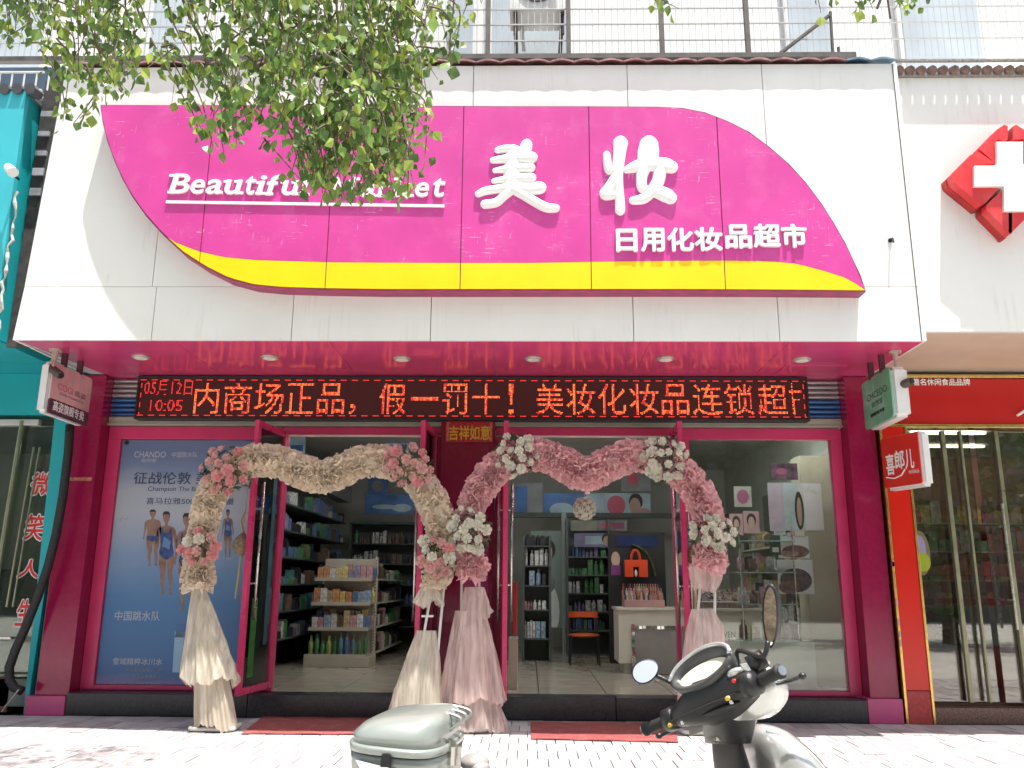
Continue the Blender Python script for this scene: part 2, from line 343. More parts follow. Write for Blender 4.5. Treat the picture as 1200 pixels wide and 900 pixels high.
# fascia
b = MB(); b.prism([(XL+.03, YF+.03, ZS+.01), (XR-.02, YF+.03, ZS+.01), (XR-.02, YF+.03, ZT-.02), (XL+.10, YF+.03, ZT-.02)], (0, 1.38, 0)); b.build('fascia_core', mat('steel framing board', (.5, .5, .5)), shop)
jx = [None, 180, 343, 505, 742, 912, None]
ZM = at(1050, 336, YF).z
xs = [XL]+[at(q, 370, YF).x for q in jx[1:-1]]+[XR]
for i in range(6):
    x0 = xs[i]+(.0 if i == 0 else .003); x1 = xs[i+1]-(.0 if i == 5 else .003)
    b = MB(); b.prism([(x0, YF, ZS), (x1, YF, ZS), (x1, YF, ZM-.002), (x0+(.035 if i == 0 else 0), YF, ZM-.002)], (0, .028, 0)); b.build('fascia_panel', M_white, shop)
xs2 = [XL]+[at(q, 90, YF).x for q in (205, 380, 555, 735, 893)]+[XR]
for i in range(6):
    x0 = xs2[i]+(.035 if i == 0 else .003); x1 = xs2[i+1]-(.0 if i == 5 else .003)
    b = MB(); b.prism([(x0, YF, ZM+.002), (x1, YF, ZM+.002), (x1, YF, ZT), (x0+(.09 if i == 0 else 0), YF, ZT)], (0, .028, 0)); b.build('fascia_panel', M_white, shop)
b = MB(); b.prism([(XL, YF+.029, ZS), (XL+.125, YF+.029, ZT), (XL+.125, -.01, ZT), (XL, -.3, ZS)], (.02, 0, 0)); b.build('fascia_end_panel', M_white, shop)
b = MB(); b.box((XR-.018, YF+.029, ZS), (XR, -.01, ZT)); b.build('fascia_end_panel', M_white, shop)
b = MB(); b.tube([(XR-.04, YF-.004, ZS), (XR-.04, YF-.004, ZT)], .003, 4); b.build('edge_seam', M_black, shop)
# soffit panels
sxs = [-4.17, -2.9, -1.62, -.3, .98, 2.1, XR-.02]
for i in range(6):
    x0, x1 = sxs[i], sxs[i+1]; xb = -3.99 if i == 0 else x0
    b = MB(); b.prism([(x0+.002, YF+.03, ZS+.001), (x1-.002, YF+.03, ZS+.001), (x1-.002, -.005, ZS+.001), (xb+.002, -.005, ZS+.001)], (0, 0, .03)); b.build('soffit_panel', M_soffit, shop)
b = MB(); q = at(640, 412, YF+.5)
b.prism([(2.28, -.62, ZS-.006), (2.82, -.62, ZS-.006), (2.82, -.30, ZS-.006), (2.28, -.30, ZS-.006)], (0, 0, .006)); b.build('access_hatch', M_soffit, shop)
for px, py in ((165, 419), (316, 419.5), (471, 421), (625, 421), (780, 421), (940, 422)):
    p = atz(px, py, ZS-.006)
    b = MB(); b.tube([(p.x, p.y, ZS-.001), (p.x, p.y, ZS-.012)], [.078, .070], 20); f = b.build('downlight', M_sil, shop)
    b = MB(); b.tube([(p.x, p.y, ZS-.013), (p.x, p.y, ZS-.016)], .055, 20); b.build('diffuser', mat('frosted diffuser', (.85, .83, .75), .4), f)
# coping tiles
tm_t = mat('weathered maroon roof tile', (.30, .14, .15), .7, 0, .35, 14, bump=.3, dirt=(.34, .30, .28), dscale=5)
tm_b = mat('faded blue roof tile', (.12, .22, .32), .7, 0, .3, 14)
nt_ = 34; tw = (XR-.02-(XL+.12))/nt_
for k in range(nt_):
    x0 = XL+.12+k*tw; b = MB(); rg = []
    for yy, dz, ex in ((YF-.045, 0, 0), (YF+.02, .03, .004), (YF+.16, .075, 0)):
        rg.append([Vector((x0+tw*1.03*q/6-.002, yy, ZT+.012+dz+.030*sin(pi*q/6)+ex)) for q in range(7)]+[Vector((x0+tw*1.03*(6-q)/6-.002, yy, ZT+.002+dz+.022*sin(pi*(6-q)/6))) for q in range(7)])
    b.loft(rg); o = b.build('roof_tile', tm_b if k > nt_-3 else tm_t, shop); 
b = MB(); b.box((XL+.1, YF+.17, ZT+.0), (XR-.15, YF+.25, ZT+.14)); b.build('coping_backboard', mat('dark flashing', (.06, .05, .05), .6), shop)
b = MB(); b.box((XL+.02, YF+.25, ZT-.02), (XR-.02, .3, ZT+.02)); b.build('canopy_roof', mat('grey roofing felt', (.16, .16, .16), .9), shop)

# ------------------------------------------------------------------ the sign
YSG = YF-.16
sign = thing('shop_sign', 'large magenta leaf-shaped shop sign with yellow lower band and white lettering', 'sign', tuple(at(600, 230, YSG)))
out_px = [(118, 127), (121, 145), (126, 165), (134, 187), (144, 209), (156, 230), (172, 252), (192, 274), (214, 294), (240, 311), (268, 325), (298, 333), (330, 336), (380, 337.5), (450, 338.5), (520, 338.5), (600, 338.5), (700, 338.5), (800, 338.5), (900, 339), (1014, 340)]
top_px = [(1014, 340), (1008, 322), (1000, 305), (990, 284), (978, 263), (962, 238), (944, 214), (924, 192), (902, 173), (878, 155), (852, 142), (826, 132), (800, 127), (770, 125.5), (690, 125), (600, 125), (500, 124.5), (400, 124), (300, 123.5), (200, 123.5), (118, 123)]
yel_px = [(150, 240), (172, 262), (196, 280), (232, 294), (262, 301), (300, 304.5), (385, 307), (450, 307.5), (540, 307.8), (620, 307.8), (694, 306.5), (780, 305.5), (850, 305), (905, 306), (935, 309), (965, 317), (990, 325), (1012, 337)]
def yint(poly, x):
    for (x0, y0), (x1, y1) in zip(poly, poly[1:]):
        a, c = (x0, y0), (x1, y1)
        if a[0] > c[0]: a, c = c, a
        if a[0] <= x <= c[0]: return a[1]+(c[1]-a[1])*(x-a[0])/max(1e-6, c[0]-a[0])
    return None
seams = [118, 244, 389, 542, 691, 843, 1014]
def seamx(i, y):                         # seams lean as verticals do: take the world x at mid height
    return at(seams[i], 200, YSG).x
# work in world coordinates on the sign plane
def wpoly(pp): return [(at(x, y, YSG).x, at(x, y, YSG).z) for x, y in pp]
OW = wpoly(out_px); TW = sorted(wpoly(top_px)); YW = wpoly(yel_px); OW = sorted(OW)
wx0 = OW[0][0]; wx1 = OW[-1][0]
SXW = [wx0]+[seamx(i, 0) for i in range(1, 6)]+[wx1]
for i in range(6):
    g = .004; x0 = SXW[i]+(g if i else 0); x1 = SXW[i+1]-(g if i < 5 else 0); N = 14
    xs_ = [x0+(x1-x0)*k/N for k in range(N+1)]
    low = [(x, yint(OW, x)) for x in xs_]; up = [(x, yint(TW, x)) for x in xs_]
    mid = []
    for x, lz in low:
        m_ = yint(YW, x)
        mid.append((x, max(lz, min(m_, yint(TW, x))) if m_ is not None else lz))
    up = [(x, max(u, m[1]+.0005)) for (x, u), m in zip(up, mid)]
    def slab(lo, hi, m_, nm, par):
        P = [(x, z) for x, z in lo]+[(x, z) for x, z in reversed(hi)]
        b = MB(); V1 = []; n_ = len(lo)
        fr = [Vector((x, YSG, z)) for x, z in lo]; fu = [Vector((x, YSG, z)) for x, z in hi]
        b.add(fr+fu, [(k, k+1, n_+k+1, n_+k) for k in range(n_-1)])
        ring = fr+fu[::-1]; bk = [v+Vector((0, .012, 0)) for v in ring]
        b.loft([bk, ring], caps=False)
        return b.build(nm, m_, par)
    pn = slab(mid, up, M_mag, 'sign_panel', sign)
    if any(m[1]-l[1] > .004 for l, m in zip(low, mid)):
        mi2 = [(x, z-.0025) for x, z in mid]
        mi2 = [(x, max(z, l[1]+.0003)) for (x, z), l in zip(mi2, low)]
        slab(low, mi2, M_yel, 'yellow_band', pn)
# edge return of the sign (dark rim) going back to the wall
loopw = [(at(x, y, YSG).x, at(x, y, YSG).z) for x, y in out_px]+[(at(x, y, YSG).x, at(x, y, YSG).z) for x, y in top_px[1:]]
cxw = sum(p[0] for p in loopw)/len(loopw); czw = sum(p[1] for p in loopw)/len(loopw)
b = MB()
def grow(p, g):
    d_ = Vector((p[0]-cxw, (p[1]-czw)*4)).normalized(); return (p[0]+d_.x*g, p[1]+d_.y*g)
A_ = [Vector((*[grow(p, .006)[0]], YSG+.004, grow(p, .006)[1])) for p in loopw]; B_ = [Vector((grow(p, .014)[0], YSG+.02, grow(p, .014)[1])) for p in loopw]; C_ = [Vector((grow(p, .014)[0], YF-.001, grow(p, .014)[1])) for p in loopw]
b.loft([A_, B_, C_], caps=False); b.build('sign_edge', M_rim, sign)
b = MB(); b.add([v+Vector((0, .01, 0)) for v in A_], [tuple(range(len(A_)))]); b.build('sign_backing', mat('pale seam backing', (.45, .1, .25)), sign)
# English line with slab serifs
def slabtext(body, xl, xr, yb, yt, Y, par):
    b = MB(); tpx(b, body, xl, xr, yb, yt, Y, bold=.035, shear=.28, depth=.016); return b.build('english_lettering', M_letter, par)
word = [('B', 199, 221, 227, 205), ('e', 224, 239, 227.5, 211.5), ('a', 242, 259, 227.5, 211.5), ('u', 264, 283, 228, 212), ('t', 288, 299, 228.5, 208), ('i', 301, 311, 228.5, 207), ('f', 313, 329, 229, 206.5), ('u', 331, 350, 229, 213), ('l', 352, 362, 229.5, 207),
        ('M', 387, 417, 231, 209), ('a', 422, 439, 231, 215), ('r', 443, 457, 231, 215), ('k', 452, 470, 231, 209), ('e', 487, 502, 231, 215), ('t', 508, 521, 231, 210.5)]
word[12] = ('k', 461, 482, 231, 209)
for ch, xl, xr, yb, yt in word:
    b = MB(); tpx(b, ch, xl, xr, yb, yt, YSG-.002, bold=.016, shear=.17, depth=.016)
    hh = 2.6
    def sb(x0, x1, y0):
        p = at(x0, y0, YSG-.002); q = at(x1, y0-hh, YSG-.002); b.box((p.x, YSG-.017, p.z), (q.x, YSG-.002, q.z))
    if ch in 'BfMrk': sb(xl-2.2, xl+7.5, yb)
    if ch in 'i': sb(xl-1.5, xr, yb); sb(xl, xl+5, yt+6.5+hh)
    if ch in 'l': sb(xl-2, xr+1, yb); sb(xl+1, xl+6, yt+hh)
    if ch in 'u': sb(xl-1.5, xl+5, yt+hh); sb(xr-8, xr-3, yt+hh); sb(xr-3, xr+2.5, yb)
    if ch in 'a': sb(xr-3, xr+2.5, yb)
    if ch == 'M': sb(xr-9, xr+1, yb); sb(xl, xl+7, yt+hh); sb(xr-3, xr+5, yt+hh)
    if ch == 'k': sb(xr-6, xr+3, yb); sb(xl+1, xl+6, yt+hh)
    if ch == 'B': sb(xl+0, xl+8, yt+hh)
    b.build('letter', M_letter, sign)
p = at(195, 238.2, YSG); q = at(521, 238.2, YSG)
pz = at(358, 241, YSG).z; pz2 = at(358, 237.3, YSG).z
b = MB(); b.prism([(p.x, YSG-.014, at(195, 238.6, YSG).z), (q.x, YSG-.014, at(521, 243.5, YSG).z), (q.x, YSG-.014, at(521, 240.5, YSG).z), (p.x, YSG-.014, at(195, 235.6, YSG).z)], (0, .013, 0)); b.build('underline', M_letter, sign)
# small Chinese line
row = '日用化妆品超市'
for ch, xl, xr, yb, yt in zip(row, (723, 752, 783, 815, 851, 884, 917), (746, 778, 812, 846, 880, 914, 945), (295, 295, 294.5, 294, 291, 290, 290), (270, 269, 268.5, 268, 265, 264, 264)):
    b = MB(); tpx(b, ch, xl, xr, yb, yt, YSG-.002, bold=.03, depth=.018); b.build('letter', M_letter, sign)
# brush characters: raised strokes with round ends
def brush(strokes, x0, y0, k, nm):
    b = MB()
    for st in strokes:
        pts = []; rs = []
        # resample through Catmull-Rom for a flowing outline
        P = [st[0]]+list(st)+[st[-1]]
        for i in range(1, len(P)-2):
            for q in range(6):
                t = q/6; f_ = lambda j: .5*((2*P[i][j])+(-P[i-1][j]+P[i+1][j])*t+(2*P[i-1][j]-5*P[i][j]+4*P[i+1][j]-P[i+2][j])*t*t+(-P[i-1][j]+3*P[i][j]-3*P[i+1][j]+P[i+2][j])*t**3)
                pts.append((f_(0), f_(1))); rs.append(max(2, f_(2)))
        pts.append(st[-1][:2]); rs.append(st[-1][2])
        W3 = [at(x0+x/k, y0+y/k, YSG) for x, y in pts]
        sc = (at(x0+10, y0, YSG).x-at(x0, y0, YSG).x)/10/k
        R_ = [r*sc*1.22 for r in rs]
        # round caps
        t0 = (W3[0]-W3[1]).normalized(); t1 = (W3[-1]-W3[-2]).normalized()
        pre = [(W3[0]+t0*R_[0]*sin(a_), R_[0]*cos(a_)) for a_ in (1.45, 1.1, .7, .35)]
        post = [(W3[-1]+t1*R_[-1]*sin(a_), R_[-1]*cos(a_)) for a_ in (.35, .7, 1.1, 1.45)]
        PP = [p_[0] for p_ in pre]+W3+[p_[0] for p_ in post]; RR = [p_[1] for p_ in pre]+R_+[p_[1] for p_ in post]
        PP = [p_+Vector((0, -.005, 0)) for p_ in PP]
        n_ = 12; rings = []
        for i, p_ in enumerate(PP):
            t = (PP[min(i+1, len(PP)-1)]-PP[max(i-1, 0)]).normalized(); s_ = t.cross(Vector((0, 1, 0))).normalized()
            r = RR[i]; h_ = min(.024, .010+r*.4)
            rings.append([p_+s_*r*cos(2*pi*q/n_)*(1 if abs(sin(2*pi*q/n_)) < .99 else 1)+Vector((0, -1, 0))*h_*sin(2*pi*q/n_) for q in range(n_)])
        b.loft(rings)
    b.smooth(); return b.build(nm, M_letter, sign)
brush([[(290, 185, 30), (360, 172, 36), (440, 175, 36), (520, 185, 30)],
       [(575, 130, 48), (560, 180, 55), (520, 240, 60)],
       [(240, 288, 28), (330, 275, 38), (480, 262, 44), (620, 258, 54)],
       [(258, 390, 22), (340, 378, 32), (470, 362, 40), (610, 360, 44)],
       [(250, 495, 24), (340, 482, 32), (470, 465, 42), (615, 462, 46)],
       [(440, 200, 60), (435, 300, 66), (430, 400, 70), (430, 520, 80)],
       [(92, 625, 30), (160, 595, 36), (300, 572, 40), (450, 562, 50), (600, 570, 56), (705, 562, 56)],
       [(400, 590, 50), (340, 650, 40), (270, 710, 40), (160, 728, 40)],
       [(470, 590, 44), (560, 640, 44), (680, 715, 42), (780, 762, 42), (862, 768, 38)]], 550, 155, 8.575, 'brush_character')
brush([[(262, 150, 60), (252, 260, 50), (238, 400, 44), (245, 560, 36), (255, 700, 38), (258, 795, 40)],
       [(130, 262, 30), (135, 330, 34), (150, 410, 34), (185, 420, 26)],
       [(215, 470, 40), (160, 570, 44), (110, 640, 44), (160, 650, 40), (230, 640, 34)],
       [(535, 165, 75), (525, 260, 85), (490, 370, 60), (465, 470, 45), (465, 560, 42), (500, 600, 42), (600, 610, 55), (700, 650, 62), (735, 672, 55)],
       [(315, 408, 28), (380, 385, 46), (470, 360, 56), (600, 352, 62), (700, 365, 66), (745, 378, 56)],
       [(640, 420, 52), (620, 520, 50), (560, 610, 46), (480, 680, 44), (385, 700, 34)]], 695, 150, 8.18, 'brush_character')
# little lamp bracket on the fascia right of the sign
p = at(1043, 282, YF)
lb = thing('wall_hook', 'tiny dark hook fixed to the white fascia right of the magenta sign', 'hook', tuple(p))
b = MB(); b.tube([p, p+Vector((0, -.05, 0)), p+Vector((0, -.06, -.04))], .008, 6); b.tube([p, p+Vector((0, -.012, 0))], .018, 10); b.build('hook', M_black, lb)

# ------------------------------------------------------------------ LED board
L0 = Vector((at(162, 440, -.22).x, -.22, at(550, 492, -.22).z)); L1 = Vector((at(946, 440, -.22).x, -.22, at(550, 441, -.22).z))
led = thing('led_message_board', 'long black dot-matrix board with running red Chinese message above the doors', 'led display', tuple(L0))
fr = .02
b = MB(); b.bbox((L0.x, -.22, L0.z), (L1.x, -.10, L0.z+fr), .003); b.bbox((L0.x, -.22, L1.z-fr), (L1.x, -.10, L1.z), .003)
b.bbox((L0.x, -.219, L0.z+fr), (L0.x+fr, -.101, L1.z-fr), .003); b.bbox((L1.x-fr, -.219, L0.z+fr), (L1.x, -.101, L1.z-fr), .003); b.build('frame', M_led, led)
b = MB(); b.box((L0.x+fr, -.205, L0.z+fr), (L1.x-fr, -.15, L1.z-fr)); 
lm = mat('dark red led face', (.022, .004, .004), .6, 0, .3, 30, emit=(.10, .003, .004), es=.12); b.build('display_face', lm, led)
rows = 32; pit = (L1.z-L0.z-2*fr)/rows; cols = int((L1.x-L0.x-2*fr)/pit)
lit = {}
def raster(body, c0, r0, w, hgt, hot=.5, bold=0):       # c0 = left column, r0 = bottom row, w x hgt in dots
    vs, fs = glyphs(body, bold); x0 = min(p.x for p in vs); x1 = max(p.x for p in vs); y0 = min(p.y for p in vs); y1 = max(p.y for p in vs)
    T = []
    for f in fs:
        for k in range(1, len(f)-1): T.append((vs[f[0]], vs[f[k]], vs[f[k+1]]))
    for (a_, b_, c_) in T:
        A = [((p.x-x0)/(x1-x0)*w, (p.y-y0)/(y1-y0)*hgt) for p in (a_, b_, c_)]
        mnx = max(0, int(min(p[0] for p in A)-.5)); mxx = min(w-1, int(max(p[0] for p in A)+.5)); mny = max(0, int(min(p[1] for p in A)-.5)); mxy = min(hgt-1, int(max(p[1] for p in A)+.5))
        (ax, ay), (bx, by), (cx, cy) = A; dt = (bx-ax)*(cy-ay)-(cx-ax)*(by-ay)
        if abs(dt) < 1e-9: continue
        for i in range(mnx, mxx+1):
            for j in range(mny, mxy+1):
                x, y = i+.5, j+.5; u = ((x-ax)*(cy-ay)-(cx-ax)*(y-ay))/dt; v = ((bx-ax)*(y-ay)-(x-ax)*(by-ay))/dt
                if u >= -.02 and v >= -.02 and u+v <= 1.02: lit[(c0+i, r0+j)] = hot
pc = lambda x: int((at(x, 465, -.205).x-L0.x-fr)/pit)
ch = [('内', 229, 258), ('商', 264, 296), ('场', 300, 333), ('正', 336, 368), ('品', 373, 405), ('，', 411, 418), ('假', 446, 476), ('一', 482, 514), ('罚', 519, 549), ('十', 554, 586), ('！', 597, 603), ('美', 629, 660), ('妆', 665, 698), ('化', 702, 734), ('妆', 739, 772), ('品', 776, 808), ('连', 813, 846), ('锁', 850, 884), ('超', 889, 922)]
for c_, xa, xb in ch:
    lo, hh = (3, 25)
    if c_ == '，': lo, hh = 3, 8
    if c_ == '一': lo, hh = 14, 3
    raster(c_, pc(xa), lo, max(2, pc(xb)-pc(xa)), hh, 1)
for k in range(26):
    if k % 3: lit[(pc(929), 3+k)] = 1
for k in range(pc(926), pc(941)): lit[(k, 22)] = 1; lit[(k, 21)] = 1
for k in range(pc(929), pc(938)): lit[(k, 15)] = 1
for r in range(3, 16): lit[(pc(929)+1, r)] = 1
raster('05月12日', pc(169), 18, pc(226)-pc(169), 12, 0); raster('10:05', pc(178), 5, pc(216)-pc(178), 9, 0)
for c in range(0, cols):
    if c % 9 < 5: lit[(c, 30)] = .3; lit[(c, 1)] = .3
for r in range(1, 31):
    if r % 8 < 4: lit[(1, r)] = .3; lit[(cols-2, r)] = .3
mr_ = mat('lit red led', (.3, .02, .02), .5, emit=(1, .05, .04), es=.62); mo_ = mat('lit orange led', (.3, .1, .03), .5, emit=(1, .20, .05), es=.95)
br, bo = MB(), MB()
random.seed(3); colhot = {c: random.random() for c in range(cols)}
for (c, r), hot in lit.items():
    if c >= cols: continue
    x = L0.x+fr+(c+.5)*pit; z = L0.z+fr+(r+.5)*pit; s = pit*.37
    (bo if (hot == 1 and random.random() < (.75 if colhot[c] > .35 else .25)) else br).quad((x-s, -.207, z-s), (x+s, -.207, z-s), (x+s, -.207, z+s), (x-s, -.207, z+s))
br.build('lit_red_dots', mr_, led, stuff=True); bo.build('lit_orange_dots', mo_, led, stuff=True)
# ================================================================== GROUND
ap = at(0, 0, 0)
pv = struct(MB().box((-60, -3.6, -.6), (60, 6.4, -.031)).build('pavement', mat('mortar bed', (.20, .19, .19), .9, 0, .2, 20)))
pv['_o'] = (0, 0, 0)
road = struct(MB().box((-60, -60, -.8), (60, -3.75, -.15)).build('road', mat('concrete road', (.46, .45, .43), .85, 0, .15, 1.2, bump=.25, bscale=90, dirt=(.34, .33, .31), dscale=2)))
ks = struct(MB().box((-60, -3.76, -.7), (60, -3.6, -.05)).build('kerb_bed', mat('kerb concrete', (.42, .41, .39), .8)))
ks['_o'] = (0, 0, 0)
kb = MB(); kb.bbox((0, -3.755, -.16), (.99, -3.6, 0), .012); km = kb.mesh('kerb_stone', mat('kerb concrete', (.42, .41, .39), .8))
for k in range(14): inst(km, 'kerb_stone', ks, (-7+k, 0, .0))
far = struct(MB().box((-400, -400, -2), (400, 400, -.9)).build('ground', mat('far ground', (.22, .21, .19), .9)))
# paving bricks: a row deep .27, width .13 running towards the shop
pm = [mat('grey pink paver', (.40, .365, .375), .75, 0, .1, 4, bump=.3, bscale=120, dirt=(.38, .36, .36), dscale=3), mat('light grey paver', (.44, .42, .42), .75, 0, .1, 4, bump=.3, bscale=120, dirt=(.40, .37, .37), dscale=3), mat('brown grey paver', (.33, .295, .30), .78, 0, .1, 4, bump=.3, bscale=120)]
PWx, PDy = .137, .272
meshes = []
for m_ in pm:
    q = MB(); q.bbox((0, 0, -.03), (PWx-.006, PDy-.006, 0), .004); meshes.append(q.mesh('paving_brick', m_))
cands = []; random.seed(11)
ny = int(3.4/PDy)
for j in range(ny):
    y0 = -.27-(j+1)*PDy
    for i in range(-46, 46):
        x0 = i*PWx+(PWx/2 if j % 2 else 0)
        cands.append((x0, y0, rnd(-.002, .002), random.choice([0, 0, 1, 2])))
vis = [c for c in cands if -2.35 < c[1] and abs(c[0]) < 4.3 and c[1] < -.3]
vis.sort(key=lambda c: (c[1], abs(c[0]))); near = set(id(c) for c in vis[:300])
rest = [MB(), MB(), MB()]
for c in cands:
    if id(c) in near: inst(meshes[c[3]], 'paving_brick', pv, (c[0], c[1], c[2]))
    else:
        g = .003; rest[c[3]].box((c[0]+g, c[1]+g, -.03), (c[0]+PWx-g, c[1]+PDy-g, c[2]))
for k in range(3):
    o = rest[k].build('paving_bricks', pm[k]); o.parent = pv; o['kind'] = 'stuff'
# sidewalk under shop front left and right beyond bricks is the same bed
# door mats
def mat_(nm, lab, P):
    t = thing(nm, lab, 'door mat', (sum(p[0] for p in P)/4, sum(p[1] for p in P)/4, .004))
    b = MB(); N = 26; rg = []
    for j in range(7):
        row = []
        for i in range(N+1):
            u, v = i/N, j/6; x = (P[0][0]*(1-u)+P[1][0]*u)*(1-v)+(P[3][0]*(1-u)+P[2][0]*u)*v; y = (P[0][1]*(1-u)+P[1][1]*u)*(1-v)+(P[3][1]*(1-u)+P[2][1]*u)*v
            row.append(Vector((x, y, .008+.005*abs(sin(u*9+v*4))*(1 if j in (0, 6) or i in (0, N) else .5))))
        rg.append(row)
    b.loft(rg, closed=False, caps=False)
    rg2 = [[p-Vector((0, 0, .006)) for p in r] for r in rg]; b.loft([r[:] for r in rg2], closed=False, caps=False)
    b.loft([rg[0], rg2[0]], closed=False, caps=False); b.loft([rg[-1], rg2[-1]], closed=False, caps=False)
    b.build('carpet', mat('worn red mat carpet', (.36, .075, .075), .95, 0, .3, 60, bump=.8, bscale=300, dirt=(.45, .2, .18), dscale=7), t)
    return t
g = lambda x, y: tuple(atz(x, y, 0))[:2]
mat_('door_mat', 'worn red mat on the paving in front of the left doorway', [g(283, 861), g(432, 862), g(440, 841), g(309, 840)])
mat_('door_mat', 'worn red mat on the paving in front of the right doorway', [g(622, 867), g(795, 871), g(790, 849), g(622, 847)])
# ================================================================== LEFT NEIGHBOUR (teal)
tl = thing('teal_shop', 'teal clad shop at the left edge with red writing on its glass door', 'shop building', (-5.4, 0, 0))
ZT2 = at(20, 107, YF).z; 
zb = at(2, 394, YF).z
b = MB(); b.prism([(-7.5, YF, zb), (-4.37, YF, zb), (-4.40, YF, ZT2), (-7.5, YF, ZT2)], (0, .05, 0)); b.build('fascia_panel', mat('bright teal fascia', (.05, .46, .54), .4, 0, .05, 2), tl)
b = MB(); b.prism([(-4.375, YF+.05, zb), (-4.405, YF+.05, ZT2), (-4.405, -.1, ZT2), (-4.375, -.1, zb)], (-.02, 0, 0)); b.build('fascia_return', M_teal, tl)
b = MB(); b.box((-7.5, YF+.051, zb-.0), (-4.38, -.56, zb+.03)); b.build('soffit_panel', M_teal, tl)
b = MB(); b.box((-7.5, -.555, zb-.002), (-4.05, -.12, zb+.03)); b.build('soffit_panel', M_teal, tl)
b = MB(); b.box((-7.5, -.14, 2.66), (-4.302, .1, zb-.004)); b.build('wall_panel', M_teal, tl)
b = MB(); b.box((-7.5, YF+.051, ZT2-.02), (-4.38, .2, ZT2+.02)); b.build('canopy_roof', mat('grey roofing felt', (.16, .16, .16), .9), tl)
zt = at(30, 497, -.16).z
b = MB(); b.bbox((-7.5, -.17, zt-.01), (-4.62, -.12, zt+.045), .004); b.build('door_track', mat('steel door track', (.6, .58, .55), .3, .6), tl)
p0 = at(65, 500, -.2); p1 = at(79, 500, -.2); q0 = at(23, 828, -.2); q1 = at(45, 832, -.2)
xl_ = (at(60, 560, -.2).x+at(46, 640, -.2).x)/2; xr_ = -4.33
b = MB(); b.prism([(p0.x-.02, -.2, 2.70), (-4.31, -.2, 2.70), (-4.36, -.2, .0), (at(27, 838, -.2).x, -.2, .0)], (0, .15, 0)); b.build('corner_post', M_teal, tl)
tgm = glassmat('teal shop glass', (.75, .82, .76), 1.6)
b = MB(); b.box((-7.5, -.12, .3), (p0.x-.0, -.108, zt-.012)); b.build('glass_door', tgm, tl)
b = MB(); b.box((-7.5, -.10, 0), (-4.6, .0, .29)); b.build('base_course', mat('brown tiled base', (.20, .09, .06), .5, 0, .3, 10), tl)
for x, zz, r in ((at(2, 600, -.2).x, (.3, 2.6), .022), (at(20, 600, -.2).x, (.9, 2.35), .010), (at(27, 600, -.2).x, (.9, 2.35), .008)):
    b = MB(); b.tube([(x, -.16, zz[0]), (x+.05, -.16, zz[1])], r, 8); b.build('door_bar', mat('greenish steel', (.30, .33, .22), .3, .7), tl)
b = MB(); b.box((-7.5, -.35+.2, .62), (-4.62, -.13, .64)); b.build('glass_rail', M_steel, tl)
rl = mat('red window lettering', (.62, .02, .02), .5); wl = mat('white lettering outline', (.75, .72, .7), .5)
for chx, xa, xb, yb, yt in (('微', 35, 59, 580, 554), ('笑', 27, 50, 633, 603), ('人', 20, 44, 677, 656), ('生', 17, 36, 733, 703)):
    b = MB(); tpx(b, chx, xa, xb, yb, yt, -.1215, bold=.06, shear=.1); b.build('lettering_outline', wl, tl)
    b = MB(); tpx(b, chx, xa, xb, yb, yt, -.126, bold=.015, shear=.1); b.build('red_lettering', rl, tl)
# its interior
b = MB(); b.box((-7.6, 3.0, 0), (-4.3, 3.1, 3)); b.box((-7.6, 0, 2.75), (-4.32, 3, 2.8)); b.box((-7.6, -.1, .05), (-4.32, 3, .28)); b.build('interior_walls', mat('dim teal shop interior', (.14, .16, .13), .6, 0, .3, 2), tl)
b = MB(); b.box((-5.3, 1.5, 2.55), (-4.7, 1.62, 2.6)); b.build('ceiling_lamp', mat('shop tube light', (.9, .9, .9), emit=(1, 1, .95), es=2.5), tl)
b = MB(); b.bbox((-6.4, 1.0, .28), (-4.7, 1.4, 1.25), .02); b.build('counter', mat('dark green counter', (.03, .05, .03), .3), tl)
# railing on its roof
b = MB(); 
z0r = ZT2+.02; b.tube([(-7, YF+.05, z0r+.20), (-4.3, YF+.05, z0r+.20)], .012, 6); b.tube([(-7, YF+.05, z0r+.02), (-4.3, YF+.05, z0r+.02)], .014, 6)
for k in range(26): b.tube([(-7+k*.11, YF+.05, z0r+.02), (-7+k*.11, YF+.05, z0r+.2)], .008, 5)
b.build('roof_railing', mat('white painted rail', (.7, .7, .7), .4), tl)
b = MB()
for k in range(24): b.tube([(-7+k*.115, YF-.03, ZT2+.01), (-7+k*.115, YF+.1, ZT2+.03)], .05, 8)
b.build('coping_tiles', mat('dark coping tile', (.10, .10, .11), .6), tl)
b = MB(); b.box((-7, YF+.35, z0r), (-4.3, YF+.4, z0r+.45)); b.build('parapet', mat('dark blue parapet', (.06, .09, .14), .6), tl)
# ragged gap between the two fascias
gp = thing('gap_strip', 'ragged dark strip with torn white foam edge between the teal and white fascias', 'pipe', (-4.29, -1.2, 3.1))
b = MB(); b.box((-4.372, YF+.2, ZS), (-4.19, YF+.24, ZT)); b.build('gap_backing', mat('dark gap wall', (.05, .045, .045), .9, 0, .5, 12), gp)  # near-black mottled backing that closes the gap
b = MB(); pts = []; random.seed(5)
for k in range(24): pts.append((-4.355+rnd(-.012, .018), YF-.0+rnd(0, .03), ZS+.05+k*.055))
b.tube(pts, [rnd(.006, .018) for _ in pts], 7); b.build('torn_foam', mat('torn white foam', (.5, .49, .46), .9, 0, .2, 20), gp)
for k in range(5):
    b = MB(); b.box((-4.34, YF+.15, ZS+1.35+k*.19), (-4.24, YF+.17, ZS+1.40+k*.19+rnd(-.02, .02))); b.build('bracket', mat('rusty grey bracket', (.3, .3, .33), .7, 0, .4, 10), gp)
